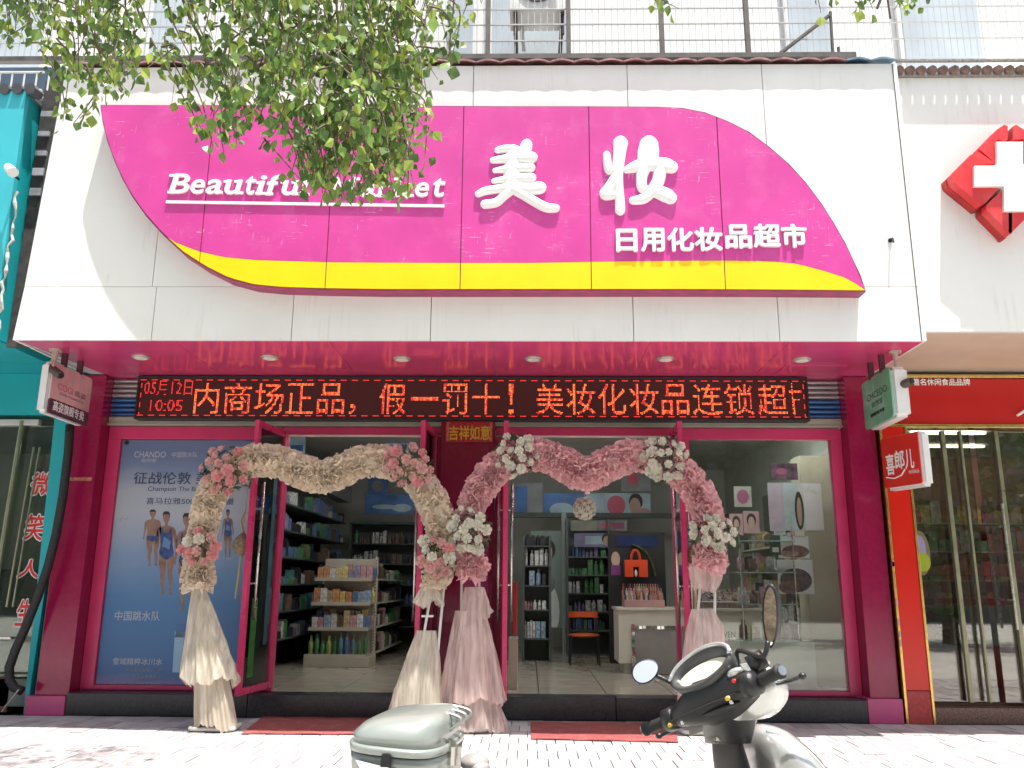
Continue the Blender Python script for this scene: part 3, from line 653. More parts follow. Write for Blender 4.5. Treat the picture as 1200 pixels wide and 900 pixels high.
# small camera on the teal fascia
p = at(22, 210, YF)
c1 = thing('wall_lamp', 'small white spotlight on the sunlit teal fascia', 'lamp', tuple(p))
b = MB(); b.tube([p, p+Vector((0, -.12, 0))], .012, 6); b.build('bracket', M_black, c1)
b = MB(); b.tube([p+Vector((-.03, -.12, .05)), p+Vector((.05, -.16, -.02))], [.035, .045], 10); b.build('lamp_head', M_lwhite, c1)
# black hose
hp = thing('drain_hose', 'thick black hose hanging down beside the left maroon pillar', 'hose', tuple(atz(28, 806, 0)))
b = MB(); pts = []
for px, py in ((82, 498), (80, 530), (74, 580), (66, 625), (56, 665), (44, 700), (30, 735), (18, 762), (11, 782), (11, 797), (17, 806), (26, 810)): pts.append(at(px, py, -.36))
P2 = []
for i in range(len(pts)-1):
    for q in range(3): P2.append(pts[i].lerp(pts[i+1], q/3))
b.tube(P2+[pts[-1]], .038, 10).smooth(); b.build('hose', mat('ribbed black hose', (.010, .010, .011), .5, 0, .3, 30, bump=.6, bscale=60), hp)
b = MB(); pts = [at(px, py, -.42) for px, py in ((22, 808), (14, 818), (6, 828), (2, 834))]; b.tube(pts, .006, 5); b.build('cable', M_sil, hp)
# ================================================================== RIGHT NEIGHBOUR (snack shop with medical cross above)
rs = thing('snack_shop', 'red fronted snack shop under a white fascia at the right edge', 'shop building', (4.2, 0, 0))
YR = YF+.12
zr0 = at(1150, 388.5, YR).z; zr1 = at(1150, 91, YR).z
b = MB(); b.box((XR+.004, YR, zr0), (5.4, YR+.05, zr1)); b.build('fascia_panel', M_white, rs)
b = MB(); b.box((5.404, YR, zr0), (7.6, YR+.05, zr1)); b.build('fascia_panel', M_white, rs)
crs = mat('cream soffit', (.62, .50, .38), .35, 0, .05)
b = MB(); b.prism([(XR+.004, YR+.051, zr0+.001), (7.6, YR+.051, zr0+.001), (7.6, -.16, 3.09), (XR+.004, -.16, 3.09)], (0, 0, .03)); b.build('soffit_panel', crs, rs)
b = MB(); b.box((XR+.004, YR+.051, zr1-.04), (7.6, .25, zr1)); b.build('canopy_roof', mat('grey roofing felt', (.16, .16, .16), .9), rs)
zt0 = at(1150, 500, -.2).z; zt1 = at(1150, 441, -.2).z
b = MB(); b.bbox((3.2, -.2, zt0+.02), (7.6, -.02, zt1-.02), .006); b.build('sign_band', M_red, rs)
for z in (zt1-.018, zt0-.012):
    b = MB(); b.bbox((3.2, -.225, z), (7.6, -.05, z+.03), .004); b.build('gold_trim', M_gold, rs)
b = MB(); tpx(b, '国著名休闲食品品牌', 1062, 1137, 451.5, 443.5, -.2025, bold=.02); b.build('white_lettering', M_letter, rs)
b = MB(); b.tube([at(1192, 487, -.24), at(1206, 478, -.24)], .012, 6); b.build('white_logo_stroke', M_letter, rs)
# red pillar with gold edges
x0a = 3.215; x1a = 3.42
b = MB(); b.bbox((x0a, -.27, .27), (x1a, -.05, zt0-.014), .004); rp = b.build('red_pillar', mat('bright red pillar', (.62, .016, .008), .2, 0, .04, 3), rs)
b = MB(); b.bbox((x0a, -.27, 0), (x1a, -.05, .265), .004); b.build('pillar_foot', mat('dull red foot', (.42, .05, .05), .5, 0, .25, 30), rp)
for x in (x0a-.022, x1a+.001):
    b = MB(); b.bbox((x, -.28, 0), (x+.021, -.04, zt0-.016), .003); b.build('gold_edge', M_gold, rp)
random.seed(4)
b = MB()
for k in range(9):
    z = rnd(.5, 2.5); b.box((x0a-.02, -.292, z), (x0a-.006, -.281, z+.05))
b.build('edge_clip', mat('old tape', (.4, .38, .3), .6), rp)
b = MB(); b.box((3.445, -.24, 0), (7.6, .1, .13)); b.build('granite_step', mat('brown granite', (.16, .09, .07), .25, 0, .4, 70), rs)
b = MB(); b.box((3.445, -.05, .131), (7.6, 3.2, .15)); b.build('shop_floor', mat('brown shop floor', (.18, .10, .07), .15, 0, .2, 6), rs)
rg_ = glassmat('snack shop glass', (.74, .74, .68), 1.9)
for i, (a, c) in enumerate(((1082, 1112), (1133, 1144), (1165, 1250))):
    xa = at(a, 640, -.06).x; xb = at(c, 640, -.06).x
gz = zt0-.03
b = MB(); b.box((3.45, -.066, .16), (4.10, -.056, gz)); b.build('glass_pane', rg_, rs)
b = MB(); b.box((4.14, -.10, .16), (4.78, -.09, gz)); b.build('glass_door', rg_, rs)
b = MB(); b.box((4.80, -.10, .16), (6.0, -.09, gz)); b.build('glass_door', rg_, rs)
pg = mat('dull brass door bar', (.30, .29, .19), .3, .6, .15, 10)
for px_, r, zz in ((1116, .018, (.16, gz)), (1137, .011, (.16, gz)), (1180, .017, (.16, gz))):
    x = at(px_, 620, -.13).x; b = MB(); b.bbox((x-r, -.15, zz[0]), (x+r, -.105, zz[1]), .004); b.build('door_stile', pg, rs)
for px_, y1_, y0_ in ((1174, 590, 738),):
    p = at(px_, y1_, -.22); q = at(px_+10, y0_, -.22); b = MB(); b.tube([(p.x, -.22, p.z), (p.x, -.22, q.z)], .013, 8)
    for zq in (p.z-.2, q.z+.25): b.tube([(p.x, -.22, zq), (p.x, -.12, zq)], .008, 6)
    b.build('door_handle', M_steel, rs)
b = MB(); b.box((3.21, 3.2, 0), (7.6, 3.3, 3.1)); b.build('back_wall', mat('red snack shelving wall', (.34, .18, .13), .6, 0, .3, 3), rs)
b = MB(); b.box((3.35, .1, 2.78), (7.6, 3.2, 2.85)); b.build('ceiling', mat('snack ceiling', (.5, .49, .45), .6), rs)
b = MB(); b.box((3.345, .1, .15), (3.42, 3.2, 2.78)); b.build('side_wall', mat('brown side shelving', (.20, .11, .06), .6, 0, .6, 14), rs)
for x, y in ((4.15, 1.2), (5.0, .7), (4.6, 2.1)):
    b = MB(); b.box((x, y, 2.745), (x+.8, y+.05, 2.77)); b.build('ceiling_lamp', mat('snack tube light', (.9, .9, .9), emit=(1, .98, .9), es=2.5), rs)
# snack interior: counter with bins
cn = thing('snack_counter', 'low red snack counter behind the right shop glass', 'counter', (3.8, .5, .15))
b = MB(); b.bbox((3.46, .15, .151), (4.05, .55, .60), .01); b.build('front_panel', mat('mottled red counter', (.33, .04, .035), .3, 0, .3, 12), cn)
b = MB(); b.bbox((4.2, 1.2, .151), (6.4, 1.7, .75), .01); b.bbox((4.2, 1.2, .95), (6.4, 1.7, 1.02), .01); b.bbox((3.5, 1.8, 1.25), (6.4, 2.0, 1.36), .01); b.build('shelf_rail', mat('dark red rail', (.28, .03, .03), .4), cn)
b = MB(); b.bbox((4.25, 1.19, .55), (6.4, 1.195, .94), .001); b.build('grey_panel', mat('grey panel', (.20, .20, .19), .5), cn)
b = MB(); b.tube([at(1073, 710, .1), at(1130, 712, .1)], .008, 5); b.build('front_bar', M_steel, cn)
random.seed(9)
for k, (px_, py_, r, c, nm) in enumerate(((1081, 720, .09, (.35, .22, .24), 'pinkish plastic bag of nuts on the red counter, leftmost'), (1110, 730, .14, (.30, .31, .28), 'big clear plastic bag of snacks in the middle of the red counter'), (1135, 745, .10, (.26, .25, .20), 'small clear bag of snacks at the right of the red counter'), (1098, 752, .10, (.36, .27, .20), 'brown snack bag low on the red counter'), (1125, 765, .09, (.24, .22, .16), 'dark bag of dried snacks lowest on the red counter'))):
    p = at(px_, py_, .3); b = MB(); b.ell(p, (r*1.2, 0, 0), (0, r, 0), (0, 0, r*.9), 12, 8)
    for v in b.v: v += Vector((rnd(-1, 1), rnd(-1, 1), rnd(-1, 1)))*.014
    o = b.build('snack_bag', mat('snack bag %d' % k, c, .25, 0, .5, 25)); tagm(o, nm, 'bag')
b = MB(); p = at(1112, 714, .2); b.ell(p, (.17, 0, 0), (0, .1, 0), (0, 0, .05), 14, 8)
for v in b.v: v += Vector((rnd(-1, 1), rnd(-1, 1), rnd(-1, 1)))*.016
tagm(b.build('green_bag', mat('green plastic bag', (.03, .50, .05), .3, 0, .2, 12)), 'bright green plastic bag lying on the snack counter', 'bag')
# goods on the back wall shelves
random.seed(51)
for zz in (.5, .85, 1.2, 1.55, 1.9):
    b = MB(); b.box((3.5, 2.95, zz), (7.4, 3.19, zz+.02)); b.build('wall_shelf_board', mat('dull shelf board', (.4, .36, .3)), rs)
SG = {}
for zz in (.52, .87, 1.22, 1.57, 1.92):
    x = 3.5
    while x < 7.3:
        w_ = rnd(.06, .16); c_ = random.choice([(.45, .05, .04), (.5, .35, .1), (.4, .38, .34), (.1, .22, .08), (.3, .12, .05), (.35, .05, .1)]); SG.setdefault(c_, MB()).box((x, 2.97, zz+.001), (x+w_*.9, 3.1, zz+rnd(.12, .28))); x += w_
for c_, b in SG.items(): b.build('shelf_goods', mat('snack packets %.2f' % c_[1]+'%.2f' % c_[2], c_, .4, 0, .5, 20), rs, stuff=True)
# oval sticker on the glass
p = at(1079, 648, -.07); st = thing('window_sticker', 'round colourful sticker on the inside of the snack shop glass', 'sticker', tuple(p))
def disc(c, rx, rz, y, n=24): return [(c[0]+rx*cos(2*pi*k/n), y, c[1]+rz*sin(2*pi*k/n)) for k in range(n)]
b = MB(); b.prism(disc((p.x, p.z), .085, .20, -.069), (0, .002, 0)); b.build('sticker_disc', flat('sticker brown', (.20, .16, .07)), st)
b = MB(); b.prism(disc((p.x-.01, p.z+.03), .06, .13, -.0705), (0, .001, 0)); b.build('sticker_blob', flat('sticker lilac', (.35, .30, .5)), st)
b = MB(); b.prism(disc((p.x+.01, p.z-.08), .07, .085, -.072), (0, .001, 0)); b.build('sticker_blob', flat('sticker lime', (.35, .42, .02)), st)
# coping on the right fascia
b = MB()
for k in range(46): b.tube([(XR+.05+k*.095, YR-.06, zr1+.04), (XR+.05+k*.095, YR+.12, zr1+.09)], .042, 7)
b.build('coping_tiles', mat('brown coping tile', (.18, .12, .10), .8, 0, .5, 18), rs)
b = MB(); b.box((XR+.01, YR-.03, zr1+.005), (7.6, YR+.12, zr1+.04)); b.tube([(XR+.02, YR-.08, zr1+.115), (7.5, YR-.08, zr1+.115)], .018, 6); b.build('coping_rope', mat('grey twisted cable', (.25, .24, .23), .8, 0, .4, 60), rs)
# medical cross sign
YC = YR-.17
cx, cz = at(1181, 213, YC).x, at(1181, 213, YC).z
sc_ = (at(1281, 213, YC).x-at(1181, 213, YC).x)/100
cs = thing('medical_cross_sign', 'red diamond-shaped sign with a raised white medical cross at the right edge', 'sign', (cx, YC, cz))
def P2w(x, y, Y=YC): q = at(x, y, Y); return (q.x, Y, q.z)
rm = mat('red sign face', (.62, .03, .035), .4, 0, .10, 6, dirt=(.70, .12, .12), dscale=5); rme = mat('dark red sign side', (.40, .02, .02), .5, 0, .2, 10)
blks = [[(1147, 174), (1168, 152), (1177, 146), (1181, 148), (1181, 163), (1168, 163), (1168, 190), (1166, 191)],
        [(1115, 205), (1144, 176), (1168, 192), (1141, 193), (1141, 219), (1172, 219), (1155, 238), (1150, 240), (1117, 213)],
        [(1156, 240), (1174, 223), (1178, 226), (1178, 249), (1186, 250), (1186, 273), (1184, 274), (1156, 246)]]
full = blks+[[(2*1184-x+(0), y) for x, y in bk][::-1] for bk in blks]
for bk in full:
    P = [P2w(x, y) for x, y in bk]
    if Vector(P[1]) == Vector(P[0]): continue
    b = MB(); b.prism(P, (0, .0905, 0)); b.build('red_block', rm, cs)
    c0 = sum((Vector(p) for p in P), Vector())/len(P)
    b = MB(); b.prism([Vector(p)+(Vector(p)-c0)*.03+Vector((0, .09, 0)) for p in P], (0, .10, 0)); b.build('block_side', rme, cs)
cp_ = [(1168, 166), (1199, 166), (1199, 192), (1226, 192), (1226, 218), (1203, 218), (1203, 247), (1177, 247), (1177, 218), (1142, 218), (1142, 194), (1169, 194)]
b = MB(); b.prism([P2w(x, y, YC-.03) for x, y in cp_], (0, .12, 0)); b.build('white_cross', M_letter, cs)

# ================================================================== UPSTAIRS BUILDING
up = thing('apartment_facade', 'sunlit white upstairs apartment wall above the shop fronts', 'building', (0, .5, 0))
uw = mat('sun-bleached white wall', (.80, .80, .78), .7, 0, .04, .8, dirt=(.66, .66, .64), dscale=1.1)
zf = ZT-.05
b = MB(); b.box((-14, .3, zf), (14, .6, 14)); b.build('wall', uw, up)
b = MB(); b.box((-14, .61, 3.2), (14, 8, 13.9)); b.build('rear_block', mat('grey block', (.4, .4, .4)), up)
b = MB(); b.box((-14, YF+.3, zf-.06), (14, .299, zf-.01)); b.build('balcony_slab', uw, up)
wf = mat('white window frame', (.7, .7, .7), .5); wg = mat('hazy window glass', (.50, .56, .60), .15, 0, .15, 1.5, spec=.8)
def uwin(x0p, x1p, z1=None, Y=.3):
    z0 = at(600, 66, Y).z-.35; xa = at(x0p, 40, Y).x; xb = at(x1p, 40, Y).x; z1 = z0+1.6
    b = MB(); b.bbox((xa, Y-.06, z0), (xb, Y-.002, z1), .006); f = b.build('window', wf, up)
    n_ = max(1, int((xb-xa)/.55)); w_ = (xb-xa-.06)/n_
    for k in range(n_):
        b = MB(); b.box((xa+.05+k*w_, Y-.066, z0+.06), (xa+.01+(k+1)*w_, Y-.061, z1-.06)); b.build('pane', wg, f)
for a_, c_ in ((175, 222), (528, 560), (572, 668), (918, 975), (1050, 1150), (-60, 60)): uwin(a_, c_)
# lean-to canopy diagonal pieces
# balcony cage
YB = -.75
cg = thing('balcony_cage', 'thin metal security cage bars along the upstairs balconies', 'railing', (0, YB, zf))
dk = mat('dark cage steel', (.10, .09, .085), .6, .3, .3, 10); lt = mat('pale cage wire', (.42, .42, .42), .5, .3, .1, 10)
zc0 = at(600, 66, YB).z-.02
for px_ in (572, 666, 775, 875):
    x = at(px_, 30, YB).x; b = MB(); b.box((x-.022, YB-.022, zc0), (x+.022, YB+.022, zc0+2.2)); b.build('cage_post', dk, cg)
for py_ in (11, 29, 48, -12, -40):
    z = at(600, py_, YB).z; b = MB(); b.box((-6.5, YB-.006, z-.006), (7, YB+.006, z+.006)); b.build('cage_rail', lt, cg)
b = MB(); b.box((-6.5, YB-.03, zc0-.02), (3.1, YB+.03, zc0+.03)); b.build('bottom_rail', dk, cg)
wr = MB()
x = -6.4
while x < 7:
    for s_ in (0,): wr.add([(x-.003, YB, zc0), (x+.003, YB, zc0), (x+.003, YB, zc0+2.2), (x-.003, YB, zc0+2.2), (x, YB+.006, zc0), (x, YB+.006, zc0+2.2)], [(0, 1, 2, 3), (1, 4, 5, 2), (4, 0, 3, 5)])
    x += .062
wr.build('cage_wires', lt, cg, stuff=True)
b = MB(); b.tube([at(915, 62, YB), at(972, 18, YB)], .02, 6); b.tube([at(973, 14, YB), at(976, 62, YB)], .016, 6); b.build('cage_brace', dk, cg)
p = at(983, 62, YB); b = MB(); b.tube([p, p+Vector((0, 0, .06))], .015, 6); b.build('cage_finial', dk, cg)
# air conditioner
a0 = at(597, 11, -.55); a1 = at(662, 11, -.55)
ac = thing('air_conditioner', 'white outdoor air conditioner unit on brackets at the top edge', 'air conditioner', (a0.x, -.55, a0.z))
b = MB(); b.bbox((a0.x, -.55, a0.z), (a1.x, -.2, a0.z+.55), .01); b.build('housing', mat('aged white casing', (.72, .72, .70), .5), ac)
b = MB(); cx_, cz_ = (a0.x+a1.x)/2, a0.z+.28; b.tube([(cx_, -.552, cz_), (cx_, -.565, cz_)], .2, 20); b.build('fan_grille', M_led, ac)
for px_ in (604, 659):
    x = at(px_, 20, -.5).x; b = MB(); b.box((x-.02, -.56, a0.z-.04), (x+.02, .298, a0.z-.004)); b.box((x-.018, -.52, a0.z-.25), (x+.018, -.48, a0.z-.035)); b.build('bracket', mat('rusty bracket', (.08, .05, .04), .8, 0, .4, 14), ac)
b = MB(); b.tube([at(610, 8, -.3), at(613, 24, -.3), at(612, 42, -.25), at(614, 60, -.2)], .02, 6); b.build('pipe', mat('pipe lagging', (.55, .54, .5), .8), ac)

# ================================================================== HANGING BOX SIGNS, CAMERAS
def boxsign(nm, lab, corners, Y0, Y1, wdt, mface, mside, nx):
    # corners: front-edge and back-edge x at plane Y0 (near) and Y1 (far); wdt thickness in x
    return None
def hang(lab, nearpx, farpx, ytn, ybn, Yn, Yf_, thick, mside, side):
    # side=+1: face looks to +x (sign left of viewer), -1: looks to -x
    a = at(nearpx, (ytn+ybn)/2, Yn); zt_ = at(nearpx, ytn, Yn).z; zb_ = at(nearpx, ybn, Yn).z
    c = at(farpx, (ytn+ybn)/2, Yf_)
    t = thing('hanging_sign', lab, 'sign', (a.x, Yn, zb_))
    d = Vector((c.x-a.x, Yf_-Yn, 0)); L = d.length; d.normalize(); n = Vector((d.y, -d.x, 0))*side
    if side < 0: n = Vector((-d.y, d.x, 0))
    R = Matrix.Identity(3)
    bm = bmesh.new(); bmesh.ops.create_cube(bm, size=1)
    M = Matrix(((d.x, n.x, 0, 0), (d.y, n.y, 0, 0), (0, 0, 1, 0), (0, 0, 0, 1)))
    for v in bm.verts: v.co = Vector(((v.co.x+.5)*L, (v.co.y-.5)*thick, (v.co.z+.5)*(zt_-zb_)))
    bmesh.ops.bevel(bm, geom=[e for e in bm.edges], offset=.028, segments=3, affect='EDGES')
    for v in bm.verts: v.co = (M @ v.co)+Vector((a.x, Yn, zb_))
    b = MB(); b.bm(bm).build('light_box', mside, t)
    return t, Vector((a.x, Yn, zb_)), d, n, L, zt_-zb_
def facequad(o, d, n, s0, s1, z0, z1, e): return [o+d*s0+ZU*z0+n*e, o+d*s1+ZU*z0+n*e, o+d*s1+ZU*z1+n*e, o+d*s0+ZU*z1+n*e]
def fq(mb, o, d, n, s0, s1, z0, z1, e=.004, r=.02):
    P = []
    for (cx2, cz2, a0_) in ((s1-r, z1-r, 0), (s0+r, z1-r, 90), (s0+r, z0+r, 180), (s1-r, z0+r, 270)):
        for k in range(5): q = radians(a0_+k*22.5); P.append(o+d*(cx2+r*cos(q))+ZU*(cz2+r*sin(q))+n*e)
    mb.prism(P, -n*(e*.9)); return mb
# left pink/white sign: near end at px 57, far end 105
t, o, d, n, L, H = hang('pale pink box sign with dark lower band hanging at the left end of the shop', 58, 106, 423, 483, -1.15, -.50, .10, M_lwhite, 1)
b = MB(); fq(b, o, d, n, .0, L, .11, H, .012, .03); b.build('sign_face', mat('pale pink face', (.62, .40, .40), .35, 0, .2, 4), t)
b = MB(); fq(b, o, d, n, .0, L, .0, .125, .014, .02); b.build('sign_band', mat('dark plum band', (.09, .04, .06), .4), t)
b = MB(); text(b, 'COGI', o+d*.10+ZU*(H*.50)+n*.014, d, ZU, width=L*.38, height=H*.13); b.build('lettering', flat('sign pink letters', (.6, .1, .15)), t)
b = MB(); text(b, '高姿', o+d*(.10+L*.42)+ZU*(H*.50)+n*.014, d, ZU, width=L*.3, height=H*.12); text(b, 'COGI COSMETICS', o+d*.14+ZU*(H*.41)+n*.014, d, ZU, width=L*.6, height=H*.045); b.build('lettering', flat('sign grey letters', (.12, .10, .10)), t)
b = MB(); text(b, '高姿旗舰专卖', o+d*.06+ZU*.03+n*.016, d, ZU, width=L*.78, height=.085, bold=.02); b.build('lettering', M_letter, t)
def brackets(t, o, d, L, H, m_=None):
    for s_ in (.12, .3): q = o+d*s_*L/.45; b = MB(); b.box((q.x-.02, q.y-.02, o.z+H-.01), (q.x+.02, q.y+.02, ZS-.001)); b.build('hanger', mat('dark plum hanger', (.10, .03, .05), .6), t)
brackets(t, o, d, L, H)
def cctv(lab, p, drn, top):
    t = thing('security_camera', lab, 'camera', tuple(p)); p = Vector(p); drn = Vector(drn).normalized()
    b = MB(); b.tube([p, Vector((p.x, p.y, top))], .022, 8); b.tube([Vector((p.x, p.y, top-.02)), Vector((p.x, p.y, top-.001))], .05, 10); b.build('mount', mat('dusty mount', (.40, .33, .28), .7, 0, .3, 20), t)
    b = MB(); b.tube([p-drn*.06, p-drn*.05, p+drn*.11, p+drn*.12], [.028, .036, .036, .03], 10); b.smooth(); b.build('camera_body', mat('brown black camera body', (.07, .05, .04), .5), t)
    b = MB(); b.tube([p+drn*.121, p+drn*.135], .022, 10); b.build('lens', M_black, t)
    b = MB(); b.tube([p+Vector((-.02, 0, 0)), p+Vector((-.06, .05, .07)), p+Vector((-.03, .1, .16))], .012, 6); b.build('cable', mat('grey flex', (.4, .38, .36), .6), t)
cctv('small dark security camera on the pale pink box sign under the soffit', at(62, 433, -1.12), (.7, -.3, -.45), ZS)
# right green sign (faces left)
t, o, d, n, L, H = hang('mint green box sign hanging at the right end of the pink soffit', 1046, 1012, 429, 488, -1.15, -.50, .14, M_lwhite, -1)
b = MB(); fq(b, o, d, n, .0, L, .0, H, .012, .04); b.build('sign_face', mat('mint green face', (.14, .44, .26), .35, 0, .25, 3, dirt=(.4, .58, .5), dscale=3), t)
def mtext(body, s_, zz, wd, ht, m_, bold=0, e=.014):
    b = MB(); text(b, body, o+d*(s_+wd)+ZU*zz+n*e, -d, ZU, width=wd, height=ht, bold=bold); b.build('lettering', m_, t)
dkl = flat('sign dark letters', (.02, .05, .04))
mtext('CHCEDO', L*.12, H*.55, L*.72, H*.14, dkl); mtext('自然堂', L*.30, H*.38, L*.38, H*.11, dkl); mtext('植物护肤专家', L*.26, H*.20, L*.5, H*.07, dkl, .04)
brackets(t, o, d, L, H)
cctv('small dark security camera beside the mint green box sign', at(1053, 453, -1.1), (.3, -.5, .1), ZS)
# red sign (faces left) of the snack shop
t, o, d, n, L, H = hang('red box sign with white characters projecting above the red pillar', 1080, 1034, 504, 569, -.92, -.50, .12, M_lwhite, -1)
b = MB(); fq(b, o, d, n, .01, L-.01, .02, H-.01, .012, .02); b.build('sign_face', mat('red box face', (.60, .03, .02), .3, 0, .08, 4), t)
mtext('喜', L*.66, H*.28, L*.22, H*.38, M_letter, .02); mtext('郎', L*.40, H*.36, L*.24, H*.34, M_letter, .02); mtext('儿', L*.16, H*.34, L*.22, H*.34, M_letter, .02); mtext('休闲食品', L*.06, H*.24, L*.26, H*.07, M_letter)
b = MB(); b.tube([o+d*(L*.9)+ZU*H*.24+n*.016, o+d*(L*.7)+ZU*H*.2+n*.016, o+d*(L*.5)+ZU*H*.24+n*.016, o+d*(L*.4)+ZU*H*.34+n*.016], .006, 5); b.build('swoosh', M_letter, t)
b = MB(); b.box((o.x-.02, -.4, o.z+H*.5), (o.x+.0, -.205, o.z+H*.56)); b.build('hanger', M_sil, t)
# ================================================================== POSTER IN THE LEFT WINDOW
po = thing('swimmer_poster', 'tall blue cosmetics poster of a diving team filling the left shop window', 'poster', (-3.1, .03, 1.2))
PY = -.016
pm_ = bpy.data.materials.new('poster print'); pm_.use_nodes = True; n = pm_.node_tree.nodes; l = pm_.node_tree.links
tc = n.new('ShaderNodeTexCoord'); sx = n.new('ShaderNodeSeparateXYZ'); l.new(tc.outputs['Generated'], sx.inputs[0])
no = n.new('ShaderNodeTexNoise'); no.inputs['Scale'].default_value = 2.5; no.inputs['Detail'].default_value = 5
mpp = n.new('ShaderNodeMapping'); mpp.inputs['Scale'].default_value = (1, 1, 3); l.new(tc.outputs['Generated'], mpp.inputs[0]); l.new(mpp.outputs[0], no.inputs[0])
ma = n.new('ShaderNodeMath'); ma.operation = 'MULTIPLY_ADD'; ma.inputs[1].default_value = .12; l.new(no.outputs[0], ma.inputs[0]); l.new(sx.outputs[2], ma.inputs[2])
rp_ = n.new('ShaderNodeValToRGB'); l.new(ma.outputs[0], rp_.inputs[0]); e = rp_.color_ramp.elements
stops = [(0, (.07, .10, .28)), (.06, (.20, .18, .36)), (.10, (.07, .16, .34)), (.40, (.07, .19, .38)), (.58, (.20, .30, .45)), (.74, (.38, .42, .48)), (.84, (.36, .40, .46)), (.93, (.16, .22, .35)), (1, (.12, .17, .30))]
e[0].position = 0; e[0].color = (*stops[0][1], 1); e[1].position = 1; e[1].color = (*stops[-1][1], 1)
for p_, c_ in stops[1:-1]: q = e.new(p_); q.color = (*c_, 1)
l.new(rp_.outputs[0], n['Principled BSDF'].inputs['Base Color']); n['Principled BSDF'].inputs['Roughness'].default_value = .5
b = MB(); b.box((-3.875, PY, .235), (-2.46, PY+.004, 2.445)); b.build('printed_sheet', pm_, po)
inkw = flat('poster white ink', (.42, .46, .54)); inkd = flat('poster dark ink', (.03, .05, .12)); inkg = flat('poster grey ink', (.30, .34, .42))
PT = PY-.0015
b = MB(); tpx(b, 'CHANDO', 157, 194, 536, 529, PT, bold=.0); tpx(b, '自然堂', 166, 183, 541.5, 537.5, PT); tpx(b, '中国跳水队', 201, 231, 536, 529.5, PT); b.build('heading', inkw, po)
b = MB(); tpx(b, '征战伦敦 美丽', 156, 262, 567, 553, PT, bold=.008); b.build('slogan', inkd, po); b = MB(); tpx(b, 'Champion The Beauty', 173, 246, 577, 570, PT); b.build('slogan', inkd, po); b = MB(); tpx(b, '喜马拉雅5000米的力量', 171, 274, 591, 583, PT); b.build('slogan', inkd, po)
b = MB(); tpx(b, '中国跳水队', 134, 187, 727, 716, PT, bold=.01); b.build('team_name', inkw, po); b = MB(); tpx(b, '雪域精粹冰川水', 132, 190, 779, 771, PT, bold=.015); b.build('team_name', inkw, po)
b = MB(); tpx(b, '源自喜马拉雅冰川水', 147, 189.5, 787, 783, PT, bold=.01); tpx(b, '为肌肤密集补水', 155, 189, 795, 790.5, PT, bold=.01); tpx(b, '保湿 滋养 净润 焕亮 柔滑肌肤', 128, 188, 802, 799, PT); b.build('small_print', inkg, po)
# product bottle print
b = MB(); c_ = [at(x, y, PT) for x, y in ((202, 788), (213, 788), (216, 740), (205, 740))]; b.prism(c_, (0, .001, 0)); b.build('bottle_print', flat('poster pale blue', (.30, .48, .62)), po)
b = MB(); c_ = [at(x, y, PT) for x, y in ((205, 747), (215, 747), (217, 731), (207, 731))]; b.prism(c_, (0, .001, 0)); b.build('bottle_cap_print', flat('poster deep blue', (.06, .16, .32)), po)
skin = mat('poster skin', (.25, .145, .105), .55, 0, .35, 14); suit = mat('poster swimsuit', (.03, .06, .20), .55, 0, .6, 22); hair = flat('poster hair', (.02, .018, .02)); suit2 = flat('poster swimsuit pattern', (.10, .22, .40))
def figure(x, yh, h, wd, male=False):
    # x centre px, yh head top, h total px height; drawn outlines laid on the sheet
    y0 = yh; u = h/100.0
    def pg_(mb, pts, dy=0): 
        P = [at(x+px_*u*wd, y0+py_*u, PT-dy) for px_, py_ in pts]; mb.prism(P, (0, .0008, 0))
    s = MB()
    pg_(s, [(-3.5, 3), (0, 1), (3.5, 3), (4.2, 8), (3, 12), (1.6, 14), (1.8, 17), (9, 19.5), (11.5, 24), (12.5, 38), (14, 52), (12, 54), (10, 40), (8.6, 30), (7.4, 40), (9, 50), (9, 62), (6.5, 74), (7, 84), (5.5, 96), (7, 100), (2.5, 100), (3, 86), (1.6, 74), (.6, 56), (-1.6, 74), (-3.4, 86), (-3.4, 100), (-7.5, 100), (-6, 96), (-7.6, 84), (-7, 74), (-9.3, 62), (-9, 50), (-7.4, 40), (-8.6, 30), (-10, 40), (-12.4, 54), (-14.2, 52), (-12.5, 38), (-11.5, 24), (-9, 19.5), (-1.8, 17), (-1.6, 14), (-3, 12), (-4.2, 8)])
    s.build('figure_print', skin, po)
    s = MB()
    if male: pg_(s, [(-8.6, 47), (8.6, 47), (8, 54), (1, 57), (-1, 57), (-8, 54)], .001)
    else: pg_(s, [(-6, 20), (-4.5, 20), (-3, 26), (3, 26), (4.5, 20), (6, 20), (7, 30), (6.8, 40), (8.8, 49), (7, 54), (1, 58), (-1, 58), (-7, 54), (-8.8, 49), (-6.8, 40), (-7, 30)], .001)
    s.build('swimsuit_print', suit, po)
    if not male:
        s = MB(); pg_(s, [(-3, 30), (5, 36), (4, 46), (-5, 42)], .0015); s.build('swimsuit_pattern', suit2, po)
    s = MB(); pg_(s, [(-4, 7), (-4.4, 3), (-2.5, .2), (2.5, .2), (4.4, 3), (4, 7), (3, 4), (-3, 4)], .001); s.build('hair_print', hair, po)
figure(179, 597, 66, 1.25, True); figure(195, 599, 98, 1.0); figure(219, 601, 114, .95); figure(267, 597, 56, .9); figure(243, 600, 90, .9, True)
for px_, py_ in ((147, 606), (140, 607), (268, 653)):
    s = MB(); s.prism([at(px_-5, py_, PT), at(px_, py_+2, PT), at(px_+5, py_-1, PT), at(px_+1, py_+4, PT)], (0, .001, 0)); s.build('bird_print', inkg, po)
s = MB(); p = at(149, 519, -.01); s.tube([(p.x, -.012, p.z), (p.x, -.03, p.z)], .02, 8); s.build('dark_sticker', M_black, po)

